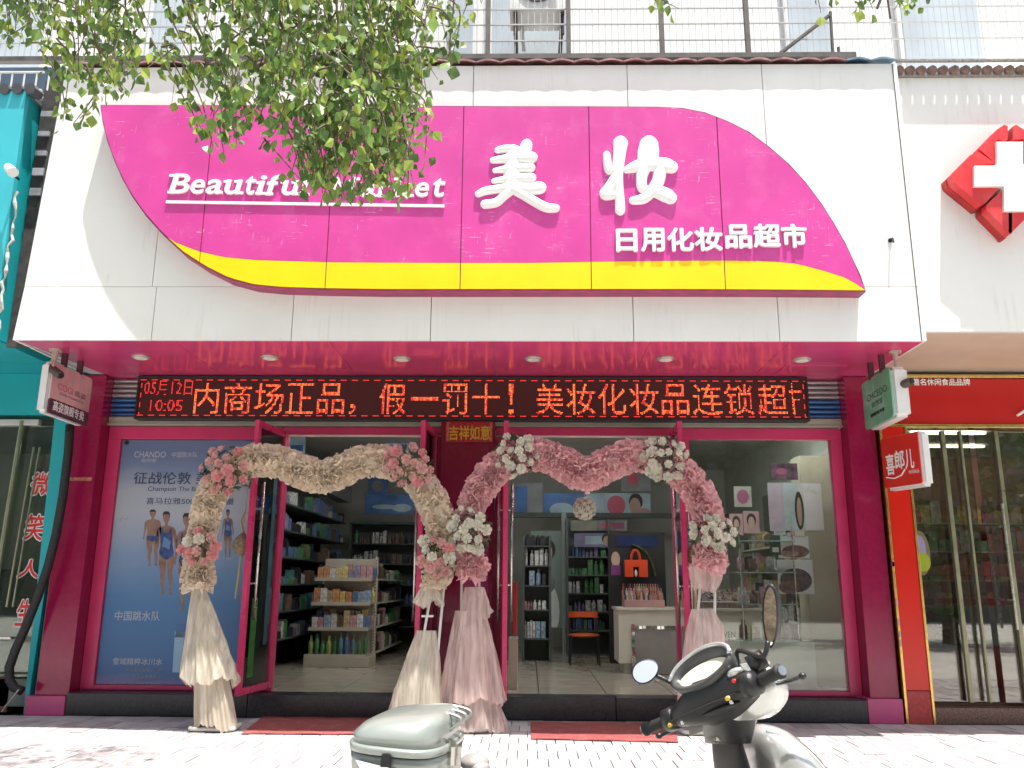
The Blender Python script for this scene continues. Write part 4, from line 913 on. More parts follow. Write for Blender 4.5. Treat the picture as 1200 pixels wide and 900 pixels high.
# ================================================================== FLOWER ARCHES
random.seed(21)
def rosemesh(m_, r=.042):
    b = MB()
    for ring, (rr, hh, n_, op) in enumerate(((.28, .9, 3, .1), (.55, .8, 4, .25), (.85, .62, 5, .5), (1.1, .40, 6, .9))):
        for k in range(n_):
            a0 = 2*pi*(k+ring*.37)/n_; wd = 2*pi/n_*.78; rows_ = []
            for j in range(3):
                t = j/2; row = []
                for i in range(4):
                    a = a0+(i/3-.5)*wd*(.7+.5*t); rad = r*(rr*.55+rr*.5*t*(1+op*.3))*(1-.10*abs(i-1.5)); 
                    row.append(Vector((cos(a)*rad, -r*(hh*t*(1-.1*op*t)), sin(a)*rad))+Vector((0, -r*.1*(1-abs(i-1.5)*.6)*t, 0)))
                rows_.append(row)
            b.loft(rows_, closed=False, caps=False)
    b.ell((0, -r*.1, 0), (r*.6, 0, 0), (0, 0, r*.6), (0, r*.35, 0), 8, 4)
    b.smooth(); return b.mesh('rose', m_)
rose_pink = mat('pink silk rose', (.75, .38, .38), .8, 0, .25, 14, trans=.25); rose_pale = mat('pale pink silk rose', (.72, .45, .42), .8, 0, .2, 14, trans=.25)
rose_white = mat('white silk rose', (.74, .72, .62), .8, 0, .15, 14, trans=.25); leaf_g = mat('dark silk leaf', (.05, .075, .03), .6, 0, .4, 20)
RM = {'pink': [rosemesh(rose_pink), rosemesh(rose_pale, .04)], 'white': [rosemesh(rose_white, .042), rosemesh(rose_white, .036)]}
def cluster(par, c, rx, rz, n_, kind, depth=.14, extra=None):
    pts = []; tries = 0
    while len(pts) < n_ and tries < 4000:
        tries += 1; a = rnd(0, 2*pi); q = sqrt(random.random()); x = cos(a)*q*rx; z = sin(a)*q*rz
        if all((x-p[0])**2+(z-p[1])**2 > (.062)**2 for p in pts): pts.append((x, z, q))
    for x, z, q in pts:
        k2 = extra if (extra and random.random() < .2) else kind
        s = rnd(.7, 1.12)
        inst(random.choice(RM[k2]), 'rose', par, (c.x+x, c.y-depth*(1-.55*q*q)-.03, c.z+z), (rnd(-.5, .5)-z/rz*.7, rnd(0, 6), rnd(-.5, .5)+x/rx*.7), (s, s, s))
    b = MB()
    for k in range(n_*4):
        a = rnd(0, 2*pi); q = sqrt(random.random())*1.08; x = cos(a)*q*rx; z = sin(a)*q*rz; o = Vector((c.x+x, c.y-depth*(.75-.55*q*q)-.01, c.z+z))
        u = Vector((rnd(-1, 1), rnd(-.6, .1), rnd(-1, 1))).normalized()*.045; v = Vector((rnd(-1, 1), rnd(-.5, .2), rnd(-1, 1))).normalized()*.02
        b.add([o-u, o+v, o+u, o-v], [(0, 1, 2, 3)])
    b.build('leaf_sprigs', leaf_g, par, stuff=True)
def spline(pts, n_=6):
    P = [pts[0]]+list(pts)+[pts[-1]]; out = []
    for i in range(1, len(P)-2):
        for q in range(n_):
            t = q/n_; out.append(.5*((2*P[i])+(-P[i-1]+P[i+1])*t+(2*P[i-1]-5*P[i]+4*P[i+1]-P[i+2])*t*t+(-P[i-1]+3*P[i]-3*P[i+1]+P[i+2])*t**3))
    out.append(pts[-1]); return out
def ruffle(par, pts, rads, m_, dens=900, name='ruffle'):
    S = spline(pts, 8); nS = len(S); RR = []
    for i in range(nS):
        f_ = i/(nS-1)*(len(rads)-1); k = min(int(f_), len(rads)-2); RR.append((rads[k]+(rads[k+1]-rads[k])*(f_-k))*.86)
    b = MB(); b.tube(S, [r*.62 for r in RR], 10)
    Ltot = sum((S[i+1]-S[i]).length for i in range(nS-1)); N = int(dens*Ltot)
    for _ in range(N):
        f_ = random.random()*(nS-1.001); i = int(f_); p = S[i].lerp(S[i+1], f_-i); t = (S[i+1]-S[i]).normalized(); R_ = RR[i]
        a = rnd(0, 2*pi); s1 = t.orthogonal().normalized(); s2 = t.cross(s1); rad = s1*cos(a)+s2*sin(a); tang = t.cross(rad)
        rad = (rad+t*rnd(-.45, .45)+tang*rnd(-.3, .3)).normalized()
        w_dir = (tang*rnd(-1, 1)+t*rnd(-1, 1)*.9).normalized(); wd = rnd(.016, .044); base = p+rad*R_*.40; L = R_*rnd(.42, .64)
        nrm = rad.cross(w_dir).normalized(); rows_ = []
        for j in range(3):
            tt = j/2; row = []
            for q in range(4):
                s_ = (q/3-.5)*2; off = nrm*(sin(s_*3.2+a*3)*.012*(.4+tt))+nrm*(tt*tt*rnd(-.012, .012))
                row.append(base+rad*L*tt*(1-.12*s_*s_)+w_dir*s_*wd*(.45+.75*tt)+off)
            rows_.append(row)
        b.loft(rows_, closed=False, caps=False)
    return b.build(name, m_, par)
def drape(par, path, m_, name='tulle_skirt', pleats=11, amp=.16, seg=150, squash=.6, seed=0, hem=.02):
    # path: (x, y, z, radius) top to bottom
    random.seed(seed); ph = [rnd(0, 6) for _ in range(6)]; rg = []
    P = []
    for i in range(len(path)-1):
        for q in range(6):
            t = q/6; P.append([path[i][k]*(1-t)+path[i+1][k]*t for k in range(4)])
    P.append(list(path[-1])); n_ = len(P)
    for i, (x, y, z, r) in enumerate(P):
        t = i/(n_-1); row = []
        for k in range(seg):
            a = 2*pi*k/seg
            s1 = sin(int(pleats*1.1)*a+ph[0]+1.5*sin(t*2.2+ph[4]+a)); s2 = sin(int(pleats*.75)*a+ph[1]+t*1.2); s3 = sin(int(pleats*2.7)*a+ph[3]-t*2)
            w_ = (1-2*abs(s1)**.8)*.85*(.35+.65*sin(1.5*a+ph[5]+t)**2)+.8*s2+.16*s3+.6*sin(2*a+ph[2]+t*2.5)*t
            rr = r*(1+amp*.62*w_*(.7+.5*t))
            zz = z+(hem*sin(3*a+ph[3])+hem*.7*w_)*(t**3)
            row.append(Vector((x+cos(a)*rr, y+sin(a)*rr*squash, zz)))
        rg.append(row)
    b = MB(); b.loft(rg, caps=False).smooth(); return b.build(name, m_, par)
cr_m = mat('cream ruffled chiffon', (.86, .76, .63), .9, 0, .10, 9, trans=.35); cr_s = sheer('cream tulle', (.78, .72, .60), .66, .35); cr_in = mat('cream lining', (.55, .48, .38), .9, 0, .1, 10, trans=.2)
pk_m = mat('dusty pink ruffled chiffon', (.86, .56, .57), .9, 0, .10, 9, trans=.35); pk_s = sheer('pink tulle', (.80, .63, .59), .62, .35)
wpipe = mat('white painted tube', (.72, .70, .64), .35, 0, .05)
AY = -.97
ca = thing('flower_arch', 'cream ruffled heart-topped wedding arch with pink roses at the left doorway', 'flower arch', (at(252, 857, AY).x, AY, 0))
A = lambda x, y, Y=AY: at(x, y, Y)
# frame tubes
def legtubes(par, x0t, x1t, yt_, x0b, x1b, zb_, Y=AY, far=True):
    b = MB()
    for (xt, xb) in ((x0t, x0b), (x1t, x1b)):
        t_ = A(xt, yt_, Y); bb = atz(xb, 857, 0); b.tube([t_, (A(xb, 840, Y).x, Y, zb_)], .011, 8)
    b.smooth().build('arch_leg', wpipe, par)
legtubes(ca, 228, 240, 690, 232, 268, .03); legtubes(ca, 506, 520, 690, 478, 505, .03)
def foot(par, xa, xb, Y, z=.022):
    pa = A(xa, 855, Y).x; pb = A(xb, 855, Y).x; b = MB()
    b.tube(spline([Vector((pa+.02, Y+.16, z)), Vector((pa, Y+.05, z)), Vector((pa+.0, Y-.02, z)), Vector((pa+.04, Y-.05, z)), Vector(((pa+pb)/2, Y-.05, z)), Vector((pb-.04, Y-.05, z)), Vector((pb, Y-.02, z)), Vector((pb, Y+.05, z)), Vector((pb-.02, Y+.2, z))]), .017, 10).smooth(); b.build('base_tube', wpipe, par)
foot(ca, 224, 274, AY+.0); foot(ca, 462, 512, AY)
cl1 = [A(*p) for p in ((231, 682), (233, 655), (237, 625), (243, 595), (254, 568), (272, 549), (300, 539), (330, 543), (355, 552), (376, 560), (398, 552), (425, 541), (452, 541), (478, 552), (498, 572), (511, 598), (518, 625), (519, 650), (512, 676))]
random.seed(31)
ruffle(ca, cl1, [.16, .155, .15, .155, .16, .16, .17, .175, .175, .175, .175, .17, .165, .165, .17, .17, .165, .15, .15], cr_m)
for px_, py_, rx, rz, n_, kd in ((270, 553, .20, .19, 17, 'pink'), (239, 643, .135, .14, 11, 'pink'), (480, 549, .19, .17, 17, 'pink'), (511, 652, .135, .17, 12, 'pink')):
    c_ = A(px_, py_); cluster(ca, c_, rx, rz, n_, kd, .17, extra='white' if (px_ in (239, 511)) else None)
ft = lambda x, y, r: (A(x, y).x, AY, A(x, y).z, r)
ruffle(ca, [A(232, 690), A(233, 672)], [.16, .17], cr_m, 700, 'ruffle_bow')
drape(ca, [ft(233, 688, .05), ft(237, 720, .11), ft(243, 770, .19), ft(245, 797, .235)], cr_s, 'tulle_tier', 12, .13, seed=3, hem=.03)
drape(ca, [ft(236, 700, .05), ft(243, 760, .10), ft(248, 800, .135), ft(253, 852, .165)], cr_in, 'tulle_skirt', 12, .10, seed=4)
ruffle(ca, [A(508, 690), A(512, 668)], [.12, .15], cr_m, 600, 'ruffle_bow')
drape(ca, [ft(503, 685, .05), ft(502, 700, .10), ft(502, 708, .12)], cr_s, 'gauze_bow', 7, .2, seed=8)
drape(ca, [ft(500, 739, .075), ft(496, 770, .13), ft(490, 810, .18), ft(487, 850, .21)], cr_s, 'tulle_skirt', 13, .10, seed=5)
b = MB(); b.tube([A(494, 722), A(508, 722)], .009, 6); b.build('cross_bar', wpipe, ca)
pa = thing('flower_arch', 'dusty pink ruffled heart-topped wedding arch with white roses at the right doorway', 'flower arch', (A(552, 857, -.9).x, -.9, 0))
AY = -.9
legtubes(pa, 541, 561, 668, 540, 566, .03, -.9); legtubes(pa, 822, 838, 668, 806, 836, .03, -.9)
foot(pa, 538, 570, -.9); foot(pa, 800, 845, -.9)
cl2 = [A(*p) for p in ((551, 676), (549, 650), (547, 622), (552, 596), (562, 574), (578, 553), (600, 538), (625, 533), (648, 537), (668, 548), (686, 556), (706, 548), (728, 537), (752, 534), (778, 541), (800, 556), (818, 577), (829, 603), (834, 632), (833, 662))]
ruffle(pa, cl2, [.14, .14, .14, .15, .17, .175, .17, .17, .17, .175, .175, .175, .175, .17, .17, .17, .17, .16, .15, .14], pk_m)
for px_, py_, rx, rz, n_ in ((604, 536, .17, .17, 16), (777, 539, .17, .17, 18), (833, 626, .17, .12, 16), (551, 622, .16, .18, 16)):
    c_ = A(px_, py_); cluster(pa, c_, rx, rz, n_, 'white', .17)
ruffle(pa, [A(554, 676), A(555, 662), A(562, 652)], [.13, .16, .14], pk_m, 650, 'ruffle_bow')
ruffle(pa, [A(830, 668), A(833, 650)], [.17, .18], pk_m, 650, 'ruffle_bow')
drape(pa, [ft(556, 688, .07), ft(557, 705, .11), ft(558, 722, .12)], pk_s, 'gauze_bow', 7, .25, seed=12)
drape(pa, [ft(550, 716, .12), ft(551, 740, .16), ft(552, 780, .21), ft(553, 822, .25)], pk_s, 'tulle_tier', 11, .13, seed=13, hem=.03)
drape(pa, [ft(553, 735, .07), ft(556, 800, .13), ft(562, 856, .21)], pk_s, 'tulle_skirt', 10, .12, seed=14)
drape(pa, [ft(829, 664, .14), ft(830, 680, .12), ft(829, 692, .09)], pk_s, 'gauze_bow', 7, .2, seed=15)
drape(pa, [ft(825, 714, .085), ft(828, 735, .14), ft(826, 770, .16), ft(822, 812, .17), ft(820, 850, .18)], pk_s, 'tulle_skirt', 10, .14, seed=16)
# hanging flower ball
p = at(685, 596, -.5)
fb = thing('flower_ball', 'round ball of white roses hanging in the right doorway under the pink heart', 'flower ball', tuple(p))
b = MB(); b.ell(p, (.085, 0, 0), (0, .085, 0), (0, 0, .085), 12, 8); b.build('moss_core', leaf_g, fb)
b = MB(); b.tube([p+Vector((0, 0, .08)), Vector((p.x, p.y, at(685, 570, -.5).z))], .003, 4); b.build('ribbon', rose_pale, fb)
for k in range(46):
    zz = 1-2*(k+.5)/46; a = k*2.39996; r_ = sqrt(1-zz*zz); dv = Vector((r_*cos(a), r_*sin(a), zz))
    inst(RM['white'][k % 2], 'rose', fb, p+dv*.082, dv.to_track_quat('-Y', 'Z').to_euler(), (.62,)*3)
# dried lotus sachets hung on door handles
for (dd, zc, lab) in ((D1, at(309, 638, -.6).z, 'dried gourd charm hanging from the handle of the far left door'), (D4, at(777, 650, -.5).z, 'dried gourd charm hanging from the handle of the door by the right window')):
    dr, h, d, n, L = dd; q = h+d*(L-.105); sd = 1 if dd is D1 else 1
    o = Vector((q.x, q.y, zc))+n*.10*sd*(-1 if dd is D1 else 1)
    t = thing('hanging_charm', lab, 'ornament', tuple(o))
    b = MB(); rg = []
    for i, (zz, r) in enumerate(((.10, .01), (.08, .03), (.05, .06), (.0, .085), (-.05, .075), (-.08, .04), (-.095, .01))):
        rg.append([o+Vector((cos(2*pi*k/16)*r*(1+.08*sin(5*k)), sin(2*pi*k/16)*r*.8, zz)) for k in range(16)])
    b.loft(rg).smooth(); b.build('gourd', mat('dried brown gourd', (.30, .24, .15), .7, 0, .5, 30, bump=.8, bscale=40), t)
    b = MB(); b.tube([o+Vector((0, 0, .1)), o+Vector((.01, 0, .5))], .004, 5); b.tube([o+Vector((0, 0, -.09)), o+Vector((-.02, 0, -.45))], .012, 5); b.tube([o+Vector((0, 0, .1)), o+Vector((-.03, 0, .2)), o+Vector((.0, 0, .28))], .012, 5); b.build('cord', mat('straw cord', (.45, .38, .26), .8), t)

# ================================================================== SHOP INTERIOR
beige = mat('beige shelf metal', (.46, .42, .34), .45, 0, .06); green_d = mat('deep green glass edge', (.03, .10, .08), .2)
def lamp(x, y, L=1.1):
    b = MB(); b.box((x, y, 2.93), (x+L, y+.10, 2.975)); f = b.build('lamp_or_fill_body', M_sil, shop)
    b = MB(); b.box((x+.02, y+.02, 2.915), (x+L-.02, y+.08, 2.929)); b.build('tube_or_fill_light', mat('fluorescent and fill tube', (.9, .9, .9), emit=(.95, 1, .98), es=20.0), f)
for x, y in ((.25, .7), (.3, 1.5), (-2.3, .7), (-2.3, 1.5), (1.5, .5), (1.8, 1.3), (-1.2, 1.1), (2.05, .16)): lamp(x, y, 1.0)  # extra tubes above the view, added to brighten the interior and window display
for x, y in ((.42, 4.15), (.40, 4.45)): lamp(x, y, .14)
PCOL = {'orange': (.62, .22, .03), 'yellow': (.65, .48, .06), 'white': (.55, .55, .52), 'blue': (.05, .16, .38), 'pink': (.55, .22, .24), 'green': (.06, .28, .07), 'lime': (.28, .42, .05), 'red': (.45, .03, .03), 'lilac': (.25, .18, .36), 'teal': (.04, .25, .28), 'brown': (.2, .1, .05), 'dark': (.03, .03, .04), 'skyblue': (.22, .38, .52), 'gold': (.5, .36, .12)}
PM = {k: mat(k+' packaging', tuple(.65*c+.35*sum(v)/3*.9 for c in v), .4, 0, .5, 28) for k, v in PCOL.items()}
pmesh = {}
def product(kind, col, x, y, z, w, dpt, h, label, grp=None, rz=0):
    key = (kind, col, round(w, 3), round(dpt, 3), round(h, 3))
    if key not in pmesh:
        b = MB()
        if kind == 'box':
            b.bbox((-w/2, -dpt/2, 0), (w/2, dpt/2, h), .003); me = b.mesh('box', PM[col])
        else:
            rg = []
            for zz, r in ((0, .9), (.02, 1), (.62, 1), (.74, .55), (.76, .42), (.78, .5), (.97, .5), (1, .4)): rg.append([Vector((cos(2*pi*k/10)*r*w/2, sin(2*pi*k/10)*r*w/2, zz*h)) for k in range(10)])
            b.loft(rg).smooth(); me = b.mesh('bottle', PM[col])
        pmesh[key] = me
    o = bpy.data.objects.new(kind, pmesh[key]); COL.objects.link(o); o.location = (x, y, z); o.rotation_euler.z = rz
    o['label'] = label; o['category'] = 'box' if kind == 'box' else 'bottle'
    if grp: o['group'] = grp
    return o
# gondola with end display
GY = 2.25; gx0 = at(352, 780, GY).x+.03; gx1 = at(432, 780, GY).x; gz = 1.42
gd = thing('gondola_shelf', 'beige shelf unit with an end display of bottles inside the left doorway', 'shelf', ((gx0+gx1)/2, GY+.3, .186))
b = MB(); b.bbox((gx0, GY, .187), (gx1, GY+.45, .30), .005); b.build('base_plinth', beige, gd)
b = MB(); b.bbox((gx0+.10, GY+.40, .30), (gx1-.03, GY+.43, gz), .004); b.build('back_panel', beige, gd)
b = MB(); b.bbox((gx1-.045, GY+.38, .187), (gx1-.01, GY+.46, gz+.02), .003); b.build('upright', beige, gd)
b = MB(); 
for k in range(30): b.box((gx1-.034, GY+.3795, .35+k*.036), (gx1-.022, GY+.3805, .365+k*.036))
b.build('upright_slots', mat('slot holes', (.03, .03, .03)), gd, stuff=True)
shz = [.30, .60, .885, 1.165]; wids = [.0, .04, .06, .09]
for i, (z, wv) in enumerate(zip(shz, wids)):
    b = MB(); b.bbox((gx0+wv*.6, GY+.02+wv, z), (gx1-.03, GY+.40, z+.022), .003); b.bbox((gx0+wv*.6, GY+.005+wv, z-.012), (gx1-.03, GY+.019+wv, z+.03), .003); b.build('shelf_board', beige, gd)
random.seed(17)
rowsp = [('bottle', ['lime', 'green', 'green', 'lime', 'green', 'teal', 'blue', 'teal', 'green', 'green'], .055, .20), ('box', ['white', 'pink', 'skyblue', 'white', 'brown', 'gold', 'pink', 'white', 'blue'], .07, .15), ('box', ['orange', 'white', 'gold', 'orange', 'yellow', 'orange', 'blue', 'skyblue', 'skyblue'], .07, .13), ('box', ['orange', 'orange', 'white', 'yellow', 'yellow', 'lilac', 'lilac', 'pink', 'pink'], .07, .12)]
ORD = ['first', 'second', 'third', 'fourth', 'fifth', 'sixth', 'seventh', 'eighth', 'ninth', 'tenth']
ordn = ['lowest shelf', 'second lowest shelf', 'second highest shelf', 'top shelf']
for i, (kd, cols_, w_, h_) in enumerate(rowsp):
    xa = gx0+wids[i]*.6+.05; xb = gx1-.07; n_ = len(cols_); cnt = {}
    for k, c_ in enumerate(cols_):
        cnt[c_] = cnt.get(c_, 0)+1
        hh = h_*rnd(.75, 1.3); x = xa+(xb-xa)*k/(n_-1)
        product(kd, c_, x, GY+.09+wids[i]+rnd(0, .03), shz[i]+.0225, w_*rnd(.9, 1.1), .06, hh, '%s %s, %s from the left on the %s of the end display' % (c_, 'bottle' if kd == 'bottle' else 'carton', ORD[k], ordn[i]), '%s %s on the %s of the end display' % (c_, 'bottles' if kd == 'bottle' else 'cartons', ordn[i]), rnd(-.15, .15))
        if i: product(kd if i % 2 else 'bottle', random.choice(['white', 'pink', 'blue', 'orange', 'yellow']) , x+.03, GY+.22+wids[i], shz[i]+.0225, w_*.9, .06, h_*rnd(.9, 1.45), '%s back row item on the %s of the end display' % (ORD[k], ordn[i]), 'back row goods on the %s of the end display' % ordn[i])
# long run behind
def shelfrun(name, lab, x0, x1, y0, y1, zs_, top, m_, axis='x', cols_=None, face=-1, goods=True, hgt=.16, back=True, seed=1):
    t = thing(name, lab, 'shelf', ((x0+x1)/2, (y0+y1)/2, .186)); random.seed(seed)
    b = MB()
    if axis == 'x': b.box((x0, y1-.02, .187), (x1, y1, top))
    else: b.box((x1-.02, y0, .187), (x1, y1, top)) if face < 0 else b.box((x0, y0, .187), (x0+.02, y1, top))
    if back: b.build('back_panel', m_, t)
    for z in zs_:
        b = MB(); b.bbox((x0, y0, z), (x1, y1-.021, z+.02), .003) if axis == 'x' else b.bbox((x0+(.021 if face > 0 else 0), y0, z), (x1-(.021 if face < 0 else 0), y1, z+.02), .003); b.build('shelf_board', m_, t)
    L_ = (x1-x0) if axis == 'x' else (y1-y0); nb = max(2, int(L_/1.0)+1)
    for k in range(nb):
        b = MB()
        if axis == 'x': q = x0+k*(L_-.03)/(nb-1); b.box((q, y0+.01, .187), (q+.03, y1-.021, top-.001))
        else: q = y0+k*(L_-.03)/(nb-1); (b.box((x0+.022, q, .187), (x0+.07, q+.03, top-.001)) if face > 0 else b.box((x1-.07, q, .187), (x1-.022, q+.03, top-.001)))
        b.build('upright', m_, t)
    if goods:
        G = {}
        for z in zs_:
            q = .03; c_ = random.choice(cols_); run = 0
            while q < L_-.08:
                if run <= 0: c_ = random.choice(cols_); run = random.randint(1, 4); hh = hgt*rnd(.4, 1.25); ww = rnd(.03, .085); q += random.choice([0, 0, 0, .02, .06])
                run -= 1; b = G.setdefault(c_, MB())
                h2 = hh*rnd(.82, 1.08); dj = rnd(0, .05)
                if axis == 'x': (b.box((x0+q, y0+.02+dj, z+.0205), (x0+q+ww*.86, y0+.10+dj, z+.02+h2)) if random.random() < .5 else b.tube([(x0+q+ww*.43, y0+.07+dj, z+.0205+h2*t_) for t_ in (0, .7, .78, 1)], [ww*.42, ww*.42, ww*.2, ww*.2], 8))
                else:
                    if face > 0: b.box((x1-.12, y0+q, z+.0205), (x1-.03, y0+q+ww*.86, z+.02+h2))
                    else: b.box((x0+.03, y0+q, z+.0205), (x0+.12, y0+q+ww*.86, z+.02+h2))
                q += ww+.004
        for c_, b in G.items(): b.build('goods', PM[c_], t, stuff=True)
    return t
dkcols = ['dark', 'green', 'teal', 'brown', 'lilac', 'white', 'blue', 'dark']
shelfrun('gondola_run', 'long beige shelf run receding behind the end display', gx1-.40, gx1-.01, GY+.48, GY+2.7, [.30, .6, .885, 1.165], 1.42, beige, 'y', ['dark', 'brown', 'white', 'green', 'pink'], 1, seed=2)
shelfrun('gondola_run', 'second beige shelf run standing deeper right of the first run', gx1+.42, gx1+.75, GY+1.5, GY+2.7, [.30, .6, .885, 1.165], 1.38, beige, 'y', ['dark', 'brown', 'white', 'green', 'pink'], 1, seed=3)
shelfrun('wall_shelf', 'dark wall shelf of cosmetics along the left side wall', -3.2, -2.75, .9, 5.0, [.5, .8, 1.1, 1.4, 1.7, 2.0], 2.3, M_dark, 'y', dkcols, 1, seed=4)
b = MB(); b.box((-3.3, .7, .187), (-3.22, 5.9, 2.97)); b.build('inner_partition', M_shop, shop)
b = MB(); b.box((-2.9, .9, 2.32), (-2.7, 5.0, 2.55)); 
o = b.build('shelf_canopy', mat('pale canopy board', (.25, .28, .27), .4), shop)
shelfrun('wall_shelf', 'dark wall shelf of cosmetics along the back wall behind the left doorway', -2.7, -.6, 5.0, 5.4, [.5, .8, 1.1, 1.4, 1.7], 2.0, M_dark, 'x', dkcols, seed=5)
b = MB(); b.box((-2.7, 4.97, 2.0), (-.62, 5.4, 2.03)); b.build('glass_edge_strip', green_d, shop)
def picture(lab, xa, xb, yb, yt, Y, base, els, nm='wall_poster', cat='poster'):
    p = at(xa, yb, Y); q = at(xb, yt, Y); t = thing(nm, lab, cat, (p.x, Y, p.z))
    b = MB(); b.box((p.x, Y, p.z), (q.x, Y+.02, q.z)); b.build('poster_board', base, t)
    for i, (kind, cx_, cz_, rx, rz, m_) in enumerate(els):
        b = MB(); w_ = q.x-p.x; h_ = q.z-p.z; c0 = p.x+cx_*w_; c1 = p.z+cz_*h_
        if kind == 'e': b.prism([(max(p.x, min(q.x, c0+rx*w_*cos(2*pi*k/20))), Y-.001-.0008*i, max(p.z, min(q.z, c1+rz*h_*sin(2*pi*k/20)))) for k in range(20)], (0, .0007, 0))
        else: b.box((max(p.x, c0-rx*w_), Y-.001-.0008*i, max(p.z, c1-rz*h_)), (min(q.x, c0+rx*w_), Y-.0003-.0008*i, min(q.z, c1+rz*h_)))
        b.build({'e': 'printed_shape', 'r': 'printed_patch'}[kind], m_, t)
    return t
bl = mat('blue poster print', (.05, .15, .38), .4, 0, .6, 3); bl2 = mat('pale blue poster print', (.35, .48, .55), .4, 0, .3, 3); gy = mat('grey poster print', (.22, .24, .24), .4, 0, .4, 3)
sk = flat('printed skin', (.50, .34, .26)); hr = flat('printed hair', (.03, .02, .02)); wt = flat('printed white', (.8, .82, .8)); pkp = flat('printed pink', (.6, .12, .18)); mag_ = flat('printed magenta', (.3, .08, .16))
picture('blue seascape poster high on the back wall of the left doorway', 427, 486, 602, 579, 4.9, bl, [('e', .4, .35, .25, .12, bl2), ('e', .75, .3, .2, .2, bl2)])
picture('small dark blue poster above the seascape poster', 431, 455, 578, 557, 4.88, bl, [('e', .5, .4, .3, .3, gy)])
picture('pale blue poster beside the top of the left door opening', 338, 358, 531, 512, 2.5, bl2, [('r', .5, .3, .4, .2, bl)])
picture('blue poster panel over the back wall between the pale posters', 452, 480, 545, 515, 3.4, bl2, [('r', .5, .5, .3, .3, bl)])
picture('grey poster leftmost above the back of the right doorway', 600, 636, 606, 566, 4.9, gy, [('r', .3, .4, .2, .5, bl)])
picture('blue product poster behind the hanging flower ball', 637, 708, 606, 578, 4.9, bl, [('e', .3, .3, .2, .3, bl2), ('r', .85, .5, .15, .5, bl2)])
picture('pale poster of a dark-haired face right of the flower ball', 709, 762, 607, 578, 4.88, bl2, [('e', .25, .5, .2, .4, pkp), ('e', .68, .66, .15, .33, hr), ('e', .66, .48, .12, .34, sk), ('e', .85, .1, .2, .3, sk)])
picture('grey patterned panel above the face poster', 728, 762, 576, 552, 4.9, gy, [('e', .4, .6, .2, .3, pkp)])
# doorway banner of a woman in white
picture('tall pale banner of a woman in white hung in the back doorway', 622, 658, 735, 622, 4.6, mat('pale green banner', (.24, .32, .29), .5, 0, .15, 2), [('e', .5, .16, .42, .30, wt), ('e', .5, .80, .30, .12, hr), ('e', .5, .76, .2, .115, sk), ('r', .5, .62, .09, .05, sk), ('e', .58, .45, .2, .1, gy), ('e', .42, .765, .035, .008, hr), ('e', .58, .765, .035, .008, hr), ('e', .5, .70, .05, .008, pkp), ('e', .5, .735, .02, .02, mag_)], 'banner', 'banner')
b = MB(); p = at(659, 745, 4.55); q = at(662, 610, 4.55); b.box((p.x, 4.55, .187), (q.x+.02, 4.62, 2.15)); b.build('door_jamb', mat('pale door jamb', (.4, .44, .42), .4), shop)
b = MB(); p = at(600, 608, 4.85); q = at(800, 608, 4.85); b.box((p.x, 4.75, 2.10), (3.0, 4.85, 2.17)); b.build('cornice', M_dark, shop)
# shelf with shiny goods left of banner
shelfrun('display_shelf', 'dark display shelf of glittering cosmetics at the left of the right doorway', at(612, 700, 3.2).x, at(646, 700, 3.2).x, 3.2, 3.5, [.45, .8, 1.1, 1.35, 1.6], 1.75, M_dark, 'x', ['white', 'pink', 'dark', 'white', 'skyblue'], seed=6, hgt=.2)
# lit showcase
xa = at(664, 700, 4.3).x; xb = at(716, 700, 4.3).x
shelfrun('glass_showcase', 'lit blue and green showcase at the back of the right doorway', xa, xb, 4.3, 4.7, [.5, .75, 1.0, 1.25, 1.5], 2.05, mat('showcase frame', (.10, .13, .12), .4), 'x', ['lilac', 'blue', 'green', 'white', 'green'], seed=7, hgt=.18)
picture('lilac poster above the lit showcase with a dark-haired head', 673, 724, 641, 625, 4.25, mat('lilac print', (.20, .18, .32), .4, 0, .3, 5), [('r', .5, .5, .25, .3, bl2), ('e', .75, .6, .12, .4, hr), ('e', .75, .45, .09, .35, sk)])
picture('faded brown poster strip under the cornice', 701, 735, 622, 610, 4.4, gy, [('e', .3, .5, .2, .3, pkp), ('r', .7, .5, .2, .3, mag_)])
picture('pale beige blank panel under the flower ball', 669, 700, 622, 610, 4.4, mat('beige panel', (.28, .28, .22), .5), [])
# black display with an orange bag
dy = 3.0; xa = at(714, 690, dy).x; xb = at(772, 690, dy).x
bd = thing('display_board', 'black cosmetics display board behind the counter', 'display', ((xa+xb)/2, dy, .186))
z0_ = at(740, 695, dy).z; z1_ = at(740, 624, dy).z
b = MB(); b.box((xa, dy+.06, .187), (xb+.1, dy+.12, z1_)); b.build('back_panel', M_black, bd)
b = MB(); b.box((xa+.1, dy+.04, at(740, 640, dy).z), (xb, dy+.058, at(740, 628, dy).z)); b.build('screen', mat('dark blue screen', (.02, .04, .12), .2), bd)
p = at(722, 660, dy); b = MB(); b.prism(disc((p.x, p.z+.05), .055, .095, dy+.05), (0, .008, 0)); b.build('printed_face', sk, bd)
b = MB(); b.box((p.x-.06, dy+.045, at(722, 674, dy).z), (p.x+.06, dy+.055, at(722, 662, dy).z)); b.build('printed_label', mat('violet label', (.2, .04, .2)), bd)
b = MB(); b.tube(spline([at(741, 638, dy), at(755, 645, dy), at(764, 660, dy), at(768, 675, dy)]), .035, 8, .3); b.build('leaf_garland', mat('olive garland', (.16, .18, .05), .7, 0, .4, 20), bd)
x0_ = at(732, 670, dy-.1).x; x1_ = at(759, 670, dy-.1).x; zb_ = at(745, 676, dy-.1).z; zt_ = at(745, 656, dy-.1).z
bg_ = thing('gift_bag', 'bright orange red gift bag with arched handle on the display', 'bag', ((x0_+x1_)/2, dy-.1, zb_))
